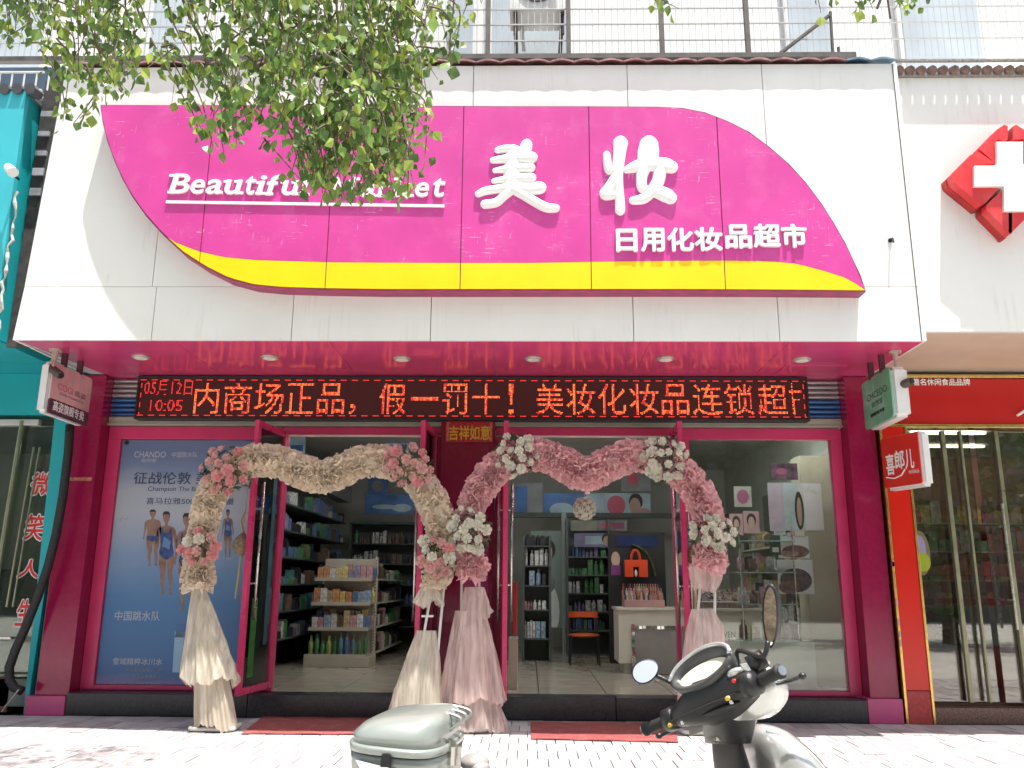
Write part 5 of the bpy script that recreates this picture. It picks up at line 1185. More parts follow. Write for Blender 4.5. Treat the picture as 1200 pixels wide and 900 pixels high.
orm = mat('orange red bag', (.70, .06, .01), .35)
b = MB(); xm = (x0_+x1_)/2; b.bbox((x0_, dy-.12, zb_), (xm-.035, dy-.02, zt_), .004); b.bbox((xm+.035, dy-.12, zb_), (x1_, dy-.02, zt_), .004); b.bbox((xm-.036, dy-.12, zb_+.12), (xm+.036, dy-.02, zt_-.001), .004); b.build('bag_body', orm, bg_)
b = MB(); b.tube([(xm+cos(pi*k/10)*.055, dy-.07, zt_+sin(pi*k/10)*.12) for k in range(11)], .018, 8).smooth(); b.build('handle', orm, bg_)
b = MB(); b.ell((xm, dy-.07, zb_+.045), (.02, 0, 0), (0, .02, 0), (0, 0, .045), 10, 6); b.build('window_charm', wt, bg_)
# counter
cy0 = 1.75; xa = at(725, 740, cy0).x; ct = thing('sales_counter', 'white sales counter with a mirror framed panel running behind the right window', 'counter', ((xa+2.0)/2, cy0, .186))
ztop = at(760, 712, cy0).z; xe = at(893, 740, cy0).x
b = MB(); b.bbox((xa, cy0, .30), (xe, cy0+.55, ztop-.03), .005); b.build('counter_body', mat('cream laminate', (.66, .64, .54), .35, 0, .04), ct)
b = MB(); b.bbox((xa+.06, cy0+.04, .187), (xe-.04, cy0+.5, .299), .003); b.build('kick_plinth', M_shop, ct)
b = MB(); b.bbox((xa-.02, cy0-.03, ztop-.029), (xe+.03, cy0+.57, ztop), .004); b.build('counter_top', mat('pale counter top', (.60, .56, .48), .3), ct)
pa0 = at(740, 733, cy0-.01); pa1 = at(800, 790, cy0-.01)
b = MB(); b.bbox((pa0.x, cy0-.012, pa1.z), (pa1.x, cy0-.001, pa0.z), .002); b.build('grey_panel', mat('grey mirror panel', (.28, .26, .25), .25, 0, .15, 3), ct)
random.seed(8)
sm_ = mat('mirror mosaic tile', (.75, .75, .72), .06, .9); q = MB(); q.bbox((0, 0, 0), (.036, .008, .036), .001); mm = q.mesh('mirror_tile', sm_)
zz = pa1.z
while zz < pa0.z-.02: inst(mm, 'mirror_tile', ct, (pa0.x-.002, cy0-.022, zz), (rnd(-.12, .12), 0, rnd(-.12, .12))); zz += .04
xx = pa0.x
while xx < pa1.x-.02: inst(mm, 'mirror_tile', ct, (xx, cy0-.022, pa0.z-.038), (rnd(-.12, .12), 0, rnd(-.12, .12))); xx += .04
b = MB(); tpx(b, 'VEN', 848, 862, 747, 740, cy0-.003); tpx(b, '凯芝兰', 866, 884, 747, 741.5, cy0-.003); b.build('counter_lettering', flat('counter letters', (.05, .05, .05)), ct)
# lipstick stand
lx0 = at(731, 700, cy0+.1).x; lx1 = at(778, 700, cy0+.1).x
ls = thing('lipstick_stand', 'clear stand packed with lipsticks on the sales counter', 'display stand', ((lx0+lx1)/2, cy0+.1, ztop))
acr = mat('pink acrylic tray', (.42, .24, .22), .25)
for k in range(3):
    b = MB(); b.bbox((lx0, cy0+.05+k*.09, ztop+.001), (lx1, cy0+.135+k*.09, ztop+.08+k*.05), .003); b.build('tray_step', acr, ls)
lipm = []
for c_ in ('red', 'pink', 'white', 'dark', 'gold'):
    q = MB(); q.tube([(0, 0, 0), (0, 0, .045), (0, 0, .047), (0, 0, .075)], [.009, .009, .006, .005], 8); lipm.append(q.mesh('lipstick', PM[c_]))
random.seed(12)
for k in range(3):
    x = lx0+.015
    while x < lx1-.01:
        o = bpy.data.objects.new('lipstick', random.choice(lipm)); COL.objects.link(o); o.location = (x, cy0+.09+k*.09, ztop+.081+k*.05)
        o['label'] = ['lipstick standing in the front row of the counter stand', 'lipstick standing in the middle row of the counter stand', 'lipstick standing in the back row of the counter stand'][k]; o['category'] = 'lipstick'; o['group'] = ['lipsticks in the front row', 'lipsticks in the middle row', 'lipsticks in the back row'][k]; x += .026
# counter trays behind glass
t0x = at(800, 705, cy0+.1).x; t1x = at(882, 705, cy0+.1).x
tr = thing('counter_tray', 'sloping brown tray of small cosmetics on the counter behind the right window', 'tray', ((t0x+t1x)/2, cy0+.1, ztop))
b = MB(); b.prism([(t0x, cy0+.02, ztop+.001), (t0x, cy0+.45, ztop+.001), (t0x, cy0+.45, ztop+.2), (t0x, cy0+.02, ztop+.06)], (t1x-t0x, 0, 0)); b.build('tray_body', mat('brown speckled tray', (.22, .16, .13), .4, 0, .8, 60), tr)
random.seed(13)
G = {}
for i in range(26):
    for j in range(5):
        c_ = random.choice(['brown', 'pink', 'white', 'gold', 'dark', 'lilac']); b = G.setdefault(c_, MB()); x = t0x+.02+i*(t1x-t0x-.04)/26; y = cy0+.05+j*.08; z = ztop+.066+j*.026
        b.box((x, y, z), (x+.018, y+.05, z+rnd(.012, .03)))
for c_, b in G.items(): b.build('small_goods', PM[c_], tr, stuff=True)
b = MB(); b.bbox((t0x, cy0+.0, ztop+.062), (t1x-.05, cy0+.012, ztop+.074), .002); b.build('tray_lip', M_lwhite, tr)
# stool / chair in orange
chx = at(684, 745, 2.9); 
cc = thing('orange_chair', 'small orange chair with thin dark legs in front of the back doorway', 'chair', (chx.x, 2.9, .186))
orc = mat('orange plastic', (.55, .09, .02), .35)
sz = at(684, 745, 2.7).z; bz = at(684, 720, 3.05).z
b = MB(); b.ell((chx.x, 2.85, sz), (.2, 0, 0), (0, .19, 0), (0, 0, .025), 20, 6).smooth(); b.build('seat', orc, cc)
b = MB(); rg = []
for k in range(13):
    a = -1.1+2.2*k/12; rg.append([Vector((chx.x+sin(a)*.2, 2.88+cos(a)*.17, bz+dz)) for dz in (-.035, 0, .035)])
b.loft(rg, closed=False, caps=False); b.loft([[v+Vector((0, .012, 0)) for v in r] for r in rg], closed=False, caps=False).smooth(); b.build('backrest', orc, cc)
for sx_, sy_ in ((-.16, -.14), (.16, -.14), (-.16, .14), (.16, .14)):
    top = bz if sy_ > 0 else sz
    b = MB(); b.tube([(chx.x+sx_*1.1, 2.86+sy_*1.1, .187), (chx.x+sx_, 2.86+sy_, sz-.01), (chx.x+sx_*1.05, 2.86+sy_*1.05, top)], .010, 6); b.build('leg', M_black, cc)
# right window display: side shelving along the right wall
shelfrun('window_display_shelf', 'pale glass display shelf along the right side wall behind the window', 2.75, 3.15, 1.08, 3.6, [.35, .75, 1.05, 1.3, 1.55], 1.75, mat('pale display board', (.62, .64, .56), .4), 'y', ['white', 'pink', 'brown', 'gold', 'white', 'dark'], -1, seed=14, hgt=.18)
b = MB(); b.box((3.15, .3, 1.76), (3.19, 3.6, 2.3)); b.build('poster_rail', mat('grey display board', (.2, .2, .19)), shop)
for k, (ya, yb_, m_, lab) in enumerate(((1.1, 1.45, bl2, 'pale portrait poster nearest the window corner'), (1.5, 1.9, gy, 'grey portrait poster second from the window corner'), (1.95, 2.5, mag_, 'dark pink portrait poster third from the window corner'), (2.55, 3.1, mag_, 'dark pink poster deepest on the right wall'))):
    z0_, z1_ = 1.78, 2.22
    t = thing('wall_poster', lab, 'poster', (3.0, ya, z0_)); b = MB(); b.box((3.08, ya, z0_), (3.11, yb_, z1_)); b.build('poster_board', m_, t)
    b = MB(); b.prism([(3.077, (ya+yb_)/2+.10*cos(2*pi*q/16), z0_+.24+.16*sin(2*pi*q/16)) for q in range(16)], (.002, 0, 0)); b.build('printed_hair', hr, t)
    b = MB(); b.prism([(3.074, (ya+yb_)/2+.07*cos(2*pi*q/16), z0_+.21+.11*sin(2*pi*q/16)) for q in range(16)], (.002, 0, 0)); b.build('printed_face', sk, t)
picture('small dark poster under the portrait board in the right window', 903, 914, 650, 627, .61, M_dark, [('r', .5, .25, .3, .12, wt)])
picture('white board with a brown rock print, upper of two in the right window', 913, 947, 654, 628, .62, wt, [('e', .55, .3, .45, .28, mat('brown rock print', (.20, .11, .09), .5, 0, .6, 25)), ('e', .35, .2, .3, .15, mat('dusky pink print', (.42, .24, .22), .5, 0, .5, 20))])
picture('white board with a dark rock print, lower of two in the right window', 913, 952, 696, 656, .62, wt, [('e', .5, .4, .45, .35, mat('dark rock print', (.12, .08, .09), .5, 0, .6, 25)), ('e', .3, .2, .3, .2, mat('brown rock print', (.20, .11, .09)))])
picture('pink portrait card left of the portrait board in the right window', 872, 889, 625, 599, 1.0, mat('pale pink card', (.5, .3, .32), .5), [('e', .5, .6, .3, .3, hr), ('e', .5, .5, .2, .25, sk)])
picture('pale pink portrait card by the flowers in the right window', 856, 870, 627, 602, 1.0, mat('pale pink card', (.5, .3, .32), .5), [('e', .5, .6, .3, .3, hr), ('e', .5, .5, .2, .25, sk)])
picture('dark diamond print card higher on the wall of the right window', 861, 880, 594, 570, 1.1, mat('grey card', (.35, .33, .30), .5), [('e', .5, .5, .35, .35, mag_)])
picture('dark landscape picture at the top of the right window display', 904, 934, 562, 543, .7, mat('plum landscape print', (.10, .05, .08), .4, 0, .8, 12), [('e', .4, .5, .2, .2, mag_)])
cp2 = thing('display_column', 'cream column standing in the corner of the right display window', 'column', (2.96, .9, .186))
b = MB(); b.bbox((2.77, .74, .187), (3.15, 1.05, at(955, 534, .74).z), .005); b.build('column_shaft', M_cream, cp2)
b = MB(); b.bbox((2.0, .45, .187), (2.70, .95, .62), .005); b.build('plinth_box', mat('pale green plinth', (.62, .66, .56), .4), cp2)
# tiered display with white and brown things
for k, (z, x0_, x1_) in enumerate(((.9, 2.05, 2.6), (1.22, 2.1, 2.6), (1.5, 2.15, 2.6))):
    pass
td = thing('glass_shelf_stand', 'glass tiered stand with brown and white goods in the right window', 'display stand', (2.3, .6, .62))
for z in (.62, .95, 1.25, 1.55):
    b = MB(); b.bbox((2.05, .5, z+.001), (2.6, .9, z+.013), .002); b.build('glass_shelf', mat('glass shelf edge', (.35, .42, .38), .1, 0, .05), td)
for x in (2.06, 2.58): b = MB(); b.tube([(x, .52, .621), (x, .52, 1.7)], .008, 6); b.build('post', M_steel, td)
random.seed(19)
for k in range(15):
    z = (.634, .964, 1.264)[k % 3]; x = 2.1+(k//3)*.1; c_ = ['brown', 'white', 'pink', 'gold', 'brown'][k % 5]
    product('box' if k % 2 else 'bottle', c_, x, .6+rnd(0, .15), z, .075, .06, rnd(.1, .2), '%s item in column %s on the %s tier of the window glass stand' % (c_, ['one', 'two', 'three', 'four', 'five'][k//3], ['lowest', 'middle', 'highest'][k % 3]), 'goods on the glass stand')
for k, (xa_, ya_, yb_, c_) in enumerate(((911, 600, 625, wt), (926, 588, 640, wt))):
    pass
picture('white and grey portrait board standing in the right window', 903, 962, 622, 566, .60, mat('pale portrait print', (.66, .68, .66), .3, 0, .2, 3), [('r', .14, .5, .14, .49, mat('lilac grey print', (.60, .50, .60), .4)), ('r', .42, .5, .14, .49, mat('blue grey print', (.52, .64, .66), .4)), ('e', .56, .42, .085, .40, hr), ('e', .56, .40, .045, .30, sk), ('r', .82, .5, .17, .48, wt)])
# white cardboard box beside the third door
wb = thing('white_cabinet', 'narrow white cabinet just inside the right doorway beside the pink door', 'cabinet', (.0, .3, .186))
xa = at(597, 760, .3).x; xb = at(603, 760, .3).x
b = MB(); b.bbox((at(596, 760, .3).x, .3, .187), (at(604, 760, .3).x+.02, .6, at(600, 748, .3).z), .004); b.build('cabinet_body', M_cream, wb)
b = MB(); b.bbox((at(600, 700, .35).x, .35, at(600, 745, .35).z+.01), (at(606, 700, .35).x, .55, at(600, 682, .35).z), .01); b.build('red_box', mat('red case', (.4, .02, .02), .4), wb)
# ================================================================== STREET TREE
random.seed(77)
tree = thing('street_tree', 'leafy street tree hanging its branches over the upper left of the sign', 'tree', (-4.6, -5.1, -.15))
bark = mat('grey brown bark', (.13, .10, .07), .9, 0, .4, 12, bump=1, bscale=30)
leafm = mat('mid green leaf', (.19, .31, .08), .38, 0, .35, 3, trans=.5); leafm2 = mat('deep green leaf', (.10, .18, .05), .4, 0, .3, 3, trans=.45); leafm3 = mat('yellow green leaf', (.34, .44, .10), .4, 0, .25, 3, trans=.55)  # three leaf greens, dealt out to the leaves at random
b = MB(); b.tube(spline([Vector((-4.6, -5.1, -.15)), Vector((-4.58, -5.08, 1.2)), Vector((-4.5, -5.0, 2.6)), Vector((-4.35, -4.9, 4.0)), Vector((-4.2, -4.8, 5.4)), Vector((-4.1, -4.7, 7))]), [.17-.0035*k for k in range(31)], 12).smooth(); b.build('trunk', bark, tree)
limbs = [[(-4.4, -4.95, 3.6), (-3.8, -4.7, 4.6), (-3.0, -4.4, 5.0), (-2.0, -4.2, 5.0), (-1.2, -4.1, 4.75)],
         [(-4.3, -4.9, 4.4), (-3.2, -4.3, 5.1), (-1.6, -4.0, 5.35), (.2, -3.9, 5.2), (1.0, -3.9, 4.9), (2.1, -3.9, 4.75)],
         [(-4.4, -4.95, 3.9), (-3.9, -4.3, 4.5), (-3.2, -3.9, 4.7), (-2.4, -3.7, 4.7)],
         [(-4.3, -4.9, 4.6), (-4.6, -4.2, 5.2), (-4.6, -3.4, 5.4)], [(-4.2, -4.8, 5.2), (-3.2, -5.2, 6.0), (-2.0, -5.4, 6.2)]]
LS = []
for lm_ in limbs:
    S = spline([Vector(p) for p in lm_]); LS.append(S); b = MB(); b.tube(S, [.06*(1-k/len(S))+.008 for k in range(len(S))], 8).smooth(); b.build('limb', bark, tree)
def leafmesh(m_, s=1):
    b = MB(); L, W_ = .052*s, .024*s
    v = [(0, 0, 0), (-W_*.75, .004, -L*.28), (W_*.75, .004, -L*.28), (-W_, .006, -L*.5), (W_, .006, -L*.5), (-W_*.6, .003, -L*.76), (W_*.6, .003, -L*.76), (0, -.004, -L*1.1), (0, -.002, -L*.4), (0, -.002, -L*.7)]
    b.add(v, [(0, 1, 8), (0, 8, 2), (1, 3, 9, 8), (8, 9, 4, 2), (3, 5, 9), (9, 6, 4), (5, 7, 9), (9, 7, 6)]); return b
LB = [leafmesh(leafm), leafmesh(leafm2), leafmesh(leafm3)]
LM = [LB[0].mesh('leaf', leafm), LB[1].mesh('leaf', leafm2), LB[2].mesh('leaf', leafm3)]
leaves = []; tw = MB()
def bound(px):           # lowest pixel row reached by foliage
    pts = [(-40, 60), (0, 62), (45, 60), (55, 135), (85, 150), (105, 150), (130, 150), (160, 130), (182, 150), (200, 168), (225, 150), (240, 168), (262, 190), (285, 190), (300, 140), (322, 170), (345, 215), (362, 222), (385, 232), (405, 245), (425, 225), (450, 235), (475, 238), (495, 215), (503, 160), (520, 130), (532, 120), (545, 80), (540, 20), (590, 14)]
    for (x0, y0), (x1, y1) in zip(pts, pts[1:]):
        if x0 <= px <= x1 and x1 > x0: return y0+(y1-y0)*(px-x0)/(x1-x0)
    return 0
def dens(px, py):
    d_ = .55
    if px < 165: d_ = 1.15 if py < 55 else (.6 if py > 70 else .3)
    if 160 < px < 235 : d_ = .22 if py < 70 else .33
    if px > 235: d_ = 1.0
    if px > 235 and 60 < py < 125: d_ = 1.15
    if px > 340: d_ = 1.25
    if 365 < px < 495 and py > 165: d_ = 2.6
    if px > 505: d_ = .35
    if 500 < px and py < 60: d_ = .15
    return d_/1.3 if d_ < 2 else 1.0
def twig(end, start, dn):
    mid = start.lerp(end, .5)+Vector((rnd(-.1, .1), rnd(-.1, .1), rnd(.02, .16)))
    S = spline([start, mid, end], 7); tw.tube(S, [.006-.0003*k for k in range(len(S))], 4, caps=False)
    Lc = sum((S[i+1]-S[i]).length for i in range(len(S)-1)); n_ = int(Lc/.030)
    for k in range(n_):
        f_ = (k+random.random())/n_*(len(S)-1.001); i = int(f_)
        if f_/(len(S)-1) < .18 and random.random() < .5: continue
        p = S[i].lerp(S[i+1], f_-i); off = Vector((rnd(-1, 1), rnd(-1, 1), rnd(-.9, .5))).normalized()*rnd(.012, .06)
        leaves.append((p+off, (rnd(-.7, .7), rnd(-.8, .8), rnd(0, 6.28)), rnd(.5, 1.25), random.choices([0, 1, 2], [5, 4, 3])[0]))
cnt = 0; tries = 0
while cnt < 385 and tries < 20000:
    tries += 1; px = rnd(-40, 560); py = rnd(-30, 246)
    if py > bound(px) or random.random() > dens(px, py): continue
    Y = rnd(-4.75, -3.7); e_ = at(px, py, Y)
    s_ = e_+Vector((rnd(-.25, .1), rnd(-.15, .15), rnd(.22, .5)))
    twig(e_, s_, 1); cnt += 1
for px0, px1, yb, n_ in ((765, 800, 28, 5), (960, 1095, 26, 15), (560, 590, 6, 2)):
    for k in range(n_):
        px = rnd(px0, px1); py = rnd(-12, yb*(1-.7*abs((px-(px0+px1)/2)/(px1-px0))))
        e_ = at(px, py, rnd(-4.2, -3.8)); twig(e_, e_+Vector((rnd(-.1, .1), rnd(-.1, .1), rnd(.15, .3))), 1)
for k in range(34):
    e_ = at(rnd(358, 478), rnd(185, 240), rnd(-4.5, -3.9)); twig(e_, e_+Vector((rnd(-.2, .05), rnd(-.1, .1), rnd(.2, .4))), 1)
# long connecting sprays
for S in LS:
    for k in range(4, len(S), 2):
        p = S[k]; e_ = p+Vector((rnd(-.3, .4), rnd(-.2, .3), -rnd(.25, .6)))
        tw.tube(spline([p, p.lerp(e_, .5)+Vector((.05, 0, .08)), e_], 5), .007, 4, caps=False)
for pth in ([(205, -30), (222, 20), (240, 55), (243, 90)], [(310, -30), (330, 30), (355, 65), (395, 90), (420, 140), (430, 180)], [(325, -30), (345, 25), (380, 60), (405, 95)], [(95, -20), (90, 20), (110, 50), (125, 70)], [(240, -30), (300, 15), (320, 50)]):
    tw.tube(spline([at(x, y, -4.2+.1*i) for i, (x, y) in enumerate(pth)], 5), .009, 5, caps=False)
tw.build('twigs', bark, tree, stuff=True)
# a limb over the paving
for k in range(120):
    c = Vector((-2.75+rnd(-.95, .95), -2.95+rnd(-.38, .33), 5.7+rnd(-.3, .3))); twig(c+Vector((rnd(-.3, .3), rnd(-.2, .2), -.25)), c, 1)
# upper crown outside the frame (throws the dapples on the paving)
for k in range(230):
    c = Vector((rnd(-6.6, -1.5), rnd(-6.0, -3.2), rnd(4.6, 7.2)))
    if ((c.x+4.2)/2.6)**2+((c.y+4.6)/1.6)**2+((c.z-5.9)/1.5)**2 > 1: continue
    twig(c+Vector((rnd(-.3, .3), rnd(-.3, .3), -.35)), c, 1)
def onscreen(p):
    v = p-CAMP; z = v.dot(_F)
    return z > 0 and abs(v.dot(_R2)/z) < .62 and abs(v.dot(_U2)/z) < .46
vis = sorted([l for l in leaves if onscreen(l[0])], key=lambda l: (l[0]-CAMP).length)
big = set(id(l) for l in vis[:300])
fol = [MB(), MB(), MB()]
from mathutils import Euler
for l in leaves:
    p, r, s, k = l
    if id(l) in big: inst(LM[k], 'leaf', tree, p, r, (s, s, s)); continue
    M = Euler(r).to_matrix()*s; o = len(fol[k].v); src = LB[k]
    fol[k].v.extend([M @ v+p for v in src.v]); fol[k].f.extend([tuple(i+o for i in f) for f in src.f])
for k, m_ in enumerate((leafm, leafm2, leafm3)): fol[k].build('foliage', m_, tree, stuff=True)
print('leaves', len(leaves), 'onscreen', len(vis))

# ================================================================== MOTOR SCOOTER
# scooter frame: u forward, v to its left, leaning on the side stand
hd = radians(17); U_ = Vector((cos(hd), sin(hd), 0)); V_ = Vector((-sin(hd), cos(hd), 0)); lean = radians(7)
Vl = V_*cos(lean)-ZU*sin(lean); Zl = ZU*cos(lean)+V_*sin(lean)
HX = at(882, 868, -5.2)                     # neck of the steering column
GO = Vector((HX.x, HX.y, -.15))-Vector((0, 0, 0))
def S_(u, v, z): return GO+U_*u+Vl*v+Zl*z
sc = thing('motor_scooter', 'silver and black motor scooter parked on its stand with a silver top box', 'scooter', tuple(GO))
m_sil = mat('silver scooter paint', (.56, .57, .56), .22, .55, .05, 4, coat=.6); m_blk = mat('matt black scooter plastic', (.012, .012, .013), .38, 0, .2, 18, bump=.15, bscale=300); m_rub = mat('black rubber', (.015, .015, .015), .7); m_mir = mat('mirror glass', (.9, .9, .9), .02, 1, 0); m_box = mat('silver green top box', (.27, .30, .28), .30, .25, .04, 4, coat=.5); m_chr = mat('chrome', (.8, .8, .8), .08, 1, .02)
def srings(secs, n_=20, pw=2.6):
    # each section: centre (u, v, z), half across (v), half along local up vector, tilt of the section in the u-z plane
    R_ = []
    for (u, v, z, hv, hz, tl) in secs:
        up_ = Zl*cos(tl)+U_*sin(tl); row = []
        for k in range(n_):
            a = 2*pi*k/n_; ca, sa = cos(a), sin(a); row.append(S_(u, v, z)+Vl*(hv*abs(ca)**(2/pw)*(1 if ca >= 0 else -1))+up_*(hz*abs(sa)**(2/pw)*(1 if sa >= 0 else -1)))
        R_.append(row)
    return R_
def wheel(u, z=.22, r=.22, name='wheel'):
    b = MB(); rg = []; n_ = 28
    for k in range(n_+1):
        a = 2*pi*k/n_; rg.append([S_(u+cos(a)*(r-.035+.035*cos(q)), .045*sin(q), z+sin(a)*(r-.035+.035*cos(q))) for q in [2*pi*j/10 for j in range(10)]])
    b.loft(rg, caps=False).smooth(); wv = b.build(name, m_rub, sc)
    b = MB()
    b.tube([S_(u, -.05, z), S_(u, .05, z)], .05, 14)
    for k in range(5): a = 2*pi*k/5; b.tube([S_(u, 0, z), S_(u+cos(a)*(r-.06), 0, z+sin(a)*(r-.06))], .018, 6)
    for k in range(n_): a = 2*pi*k/n_; a2 = 2*pi*(k+1)/n_; b.tube([S_(u+cos(a)*(r-.06), 0, z+sin(a)*(r-.06)), S_(u+cos(a2)*(r-.06), 0, z+sin(a2)*(r-.06))], .022, 6, caps=False)
    b.build('rim', M_steel, wv)
wheel(.24); wheel(-.98)
# leg shield / inner black column from neck to floorboard
b = MB(); b.loft(srings([(-.035, 0, .86, .085, .05, .3), (-.035, 0, .78, .09, .055, .3), (-.025, 0, .70, .10, .06, .35), (-.02, 0, .60, .13, .06, .4), (-.02, 0, .50, .17, .06, .4), (-.06, 0, .38, .18, .07, .8), (-.14, 0, .30, .18, .05, 1.3), (-.45, 0, .28, .17, .045, 1.57)])).smooth(); b.build('leg_shield', m_blk, sc)
# front apron silver: stacked horizontal sections
def apr(z, cu, hu, hv, n_=26):
    row = []
    for k in range(n_):
        a_ = 2*pi*k/n_; ca, sa = cos(a_), sin(a_); pw = 2.5
        uu = cu+.02+hu*abs(ca)**(2/pw)*(1 if ca >= 0 else -1)*(1 if ca > 0 else .8); vv = hv*abs(sa)**(2/pw)*(1 if sa >= 0 else -1)*(1-.25*max(0, ca)); row.append(S_(uu, vv*.86, z-.018))
    return row
b = MB(); b.loft([apr(.868, .075, .012, .02), apr(.862, .08, .035, .06), apr(.845, .09, .062, .10), apr(.81, .105, .092, .135), apr(.76, .13, .12, .155), apr(.69, .155, .145, .165), apr(.60, .175, .16, .165), apr(.50, .18, .155, .155), apr(.42, .17, .13, .13), apr(.36, .15, .09, .09), apr(.34, .14, .04, .04)]).smooth(); ap_ = b.build('front_apron', m_sil, sc)
b = MB(); b.tube(spline([S_(.04, -.12, .835), S_(.13, -.14, .80), S_(.22, -.13, .72), S_(.27, -.12, .62)]), .004, 6); b.build('apron_trim', m_chr, ap_)
# front fender
b = MB(); rg = []
for k in range(12):
    a = .1+pi*.72*k/11; rg.append([S_(.24+cos(a)*.255, v, .22+sin(a)*.255-abs(v)*.25) for v in (-.085, -.05, 0, .05, .085)])
b.loft(rg, closed=False, caps=False).smooth(); b.build('front_fender', m_sil, sc)
for v in (-.075, .075): b = MB(); b.tube([S_(.03, v, .60), S_(.24, v, .22)], .018, 8); b.build('fork_leg', M_steel, sc)
# body, seat
b = MB(); b.loft(srings([(-.42, 0, .40, .12, .12, .1), (-.55, 0, .42, .15, .15, 0), (-.8, 0, .46, .16, .15, 0), (-1.05, 0, .52, .14, .12, 0), (-1.25, 0, .57, .08, .07, 0), (-1.32, 0, .58, .03, .03, 0)], 22)).smooth(); b.build('body_shell', m_sil, sc)
b = MB(); b.loft(srings([(-.36, 0, .60, .08, .03, 0), (-.42, 0, .605, .13, .045, 0), (-.65, 0, .615, .15, .05, 0), (-.9, 0, .635, .14, .05, 0), (-1.08, 0, .645, .09, .035, 0)], 20)).smooth(); b.build('seat', mat('black vinyl seat', (.02, .02, .022), .45), sc)
b = MB(); b.tube([S_(-.9, .14, .62), S_(-1.15, .13, .66), S_(-1.3, .08, .68), S_(-1.3, -.08, .68), S_(-1.15, -.13, .66), S_(-.9, -.14, .62)], .014, 8).smooth(); b.build('grab_rail', m_chr, sc)
b = MB(); b.loft(srings([(-1.26, 0, .58, .075, .04, 0), (-1.335, 0, .585, .06, .03, 0)])).smooth(); b.build('tail_light', mat('red lens', (.45, .01, .01), .2), sc)
b = MB(); b.tube([S_(-.55, -.17, .24), S_(-1.15, -.19, .30)], [.035, .05], 12).smooth(); b.build('exhaust', M_steel, sc)
b = MB(); b.tube([S_(-.5, .10, .26), S_(-.48, .26, .0)], .012, 6); b.build('side_stand', m_blk, sc)
# --- handlebar group, steered to the left: placed from its own axes
Lb = at(762, 854, -5.10); Rb = at(921, 786, -5.50)
bx = (Rb-Lb).normalized(); hc = (Lb+Rb)/2
Fh = ZU.cross(bx).normalized()                # horizontal forward of the bar
Fh = Fh if Fh.dot(U_) > 0 else -Fh
Uh = bx.cross(Fh).normalized(); Uh = Uh if Uh.z > 0 else -Uh
LBAR = (Rb-Lb).length
def H_(s, f, u): return hc+bx*s+Fh*f+Uh*u       # s along bar from centre (right positive), f forward, u up
half = LBAR/2
hb = MB()
# cowl round the bar: black lower shell
def hr_(secs, n_=22, pw=2.4):
    R_ = []
    for (s, f, u, hf, hu) in secs:
        row = []
        for k in range(n_):
            a = 2*pi*k/n_; ca, sa = cos(a), sin(a); row.append(H_(s, f, u)+Fh*(hf*abs(ca)**(2/pw)*(1 if ca >= 0 else -1))+Uh*(hu*abs(sa)**(2/pw)*(1 if sa >= 0 else -1)))
        R_.append(row)
    return R_
b = MB(); b.loft(hr_([(-half*.60, -.01, .0, .02, .02), (-half*.5, 0, .0, .04, .033), (-half*.3, .02, .005, .07, .055), (-.04, .04, .01, .09, .07), (.05, .05, .01, .09, .07), (half*.35, .03, .01, .07, .055), (half*.55, 0, .005, .045, .035), (half*.65, -.01, 0, .02, .02)])).smooth(); b.build('handlebar_cowl', m_blk, sc)
# neck between cowl and leg shield
cb = H_(0.03, .03, -.03); nk = S_(-.03, 0, .80)
b = MB(); rg = []
for i in range(7):
    t = i/6; c = cb.lerp(nk, t); a1 = bx.lerp(-Vl, t).normalized(); a2 = Fh.lerp(U_, t).normalized(); r1 = .115*(1-t)+.088*t-.006*sin(pi*t); r2 = .08*(1-t)+.065*t
    rg.append([c+a1*r1*cos(2*pi*k/18)+a2*r2*sin(2*pi*k/18) for k in range(18)])
b.loft(rg).smooth(); b.build('steering_neck', m_blk, sc)
# instrument hood and dial
tl = radians(54)
Ud = (Uh*cos(tl)-Fh*sin(tl)).normalized(); Fd = (Fh*cos(tl)+Uh*sin(tl)).normalized()  # dial plane axes: bx, Fd ; normal Ud
dc = H_(.0, -.005, .098)
def ring_(c, rs, rf, n_=32, egg=.0): return [c+bx*(rs*cos(2*pi*k/n_))+Fd*(rf*sin(2*pi*k/n_)*(1+egg*cos(2*pi*k/n_))) for k in range(n_)]
b = MB(); b.loft([ring_(dc-Ud*.075, .10, .05), ring_(dc-Ud*.04, .122, .068), ring_(dc-Ud*.005, .128, .070), ring_(dc+Ud*.008, .125, .066), ring_(dc+Ud*.006, .112, .052), ring_(dc-Ud*.016, .100, .036)], caps=False).smooth(); b.add(ring_(dc-Ud*.075, .10, .06), [tuple(range(32))]); b.build('instrument_surround', mat('grey satin plastic', (.06, .06, .06), .3, 0), sc)
b = MB(); c_ = dc-Ud*.006; b.add(ring_(c_-Fd*.008-Ud*.004, .104, .040), [tuple(range(32))]); dl = b.build('instrument_dial', mat('cream instrument face', (.60, .58, .46), .25, 0, .05), sc)
# silver front of the cowl / headlight
b = MB(); rg = []
for (f_, rs, ru, dz) in ((.03, .11, .075, .0), (.07, .115, .078, .0), (.12, .10, .07, -.01), (.155, .075, .052, -.015), (.17, .04, .028, -.02)):
    rg.append([H_(.085, f_, dz)+bx*rs*cos(2*pi*k/28)+Uh*ru*sin(2*pi*k/28) for k in range(28)])
b.loft(rg).smooth(); b.build('front_cowl', m_sil, sc)
b = MB(); b.ell(H_(.085, .15, -.018), bx*.06, Uh*.036, Fh*.03, 18, 10).smooth(); b.build('headlight', mat('headlight lens', (.7, .72, .74), .1, .2, 0, coat=1), sc)
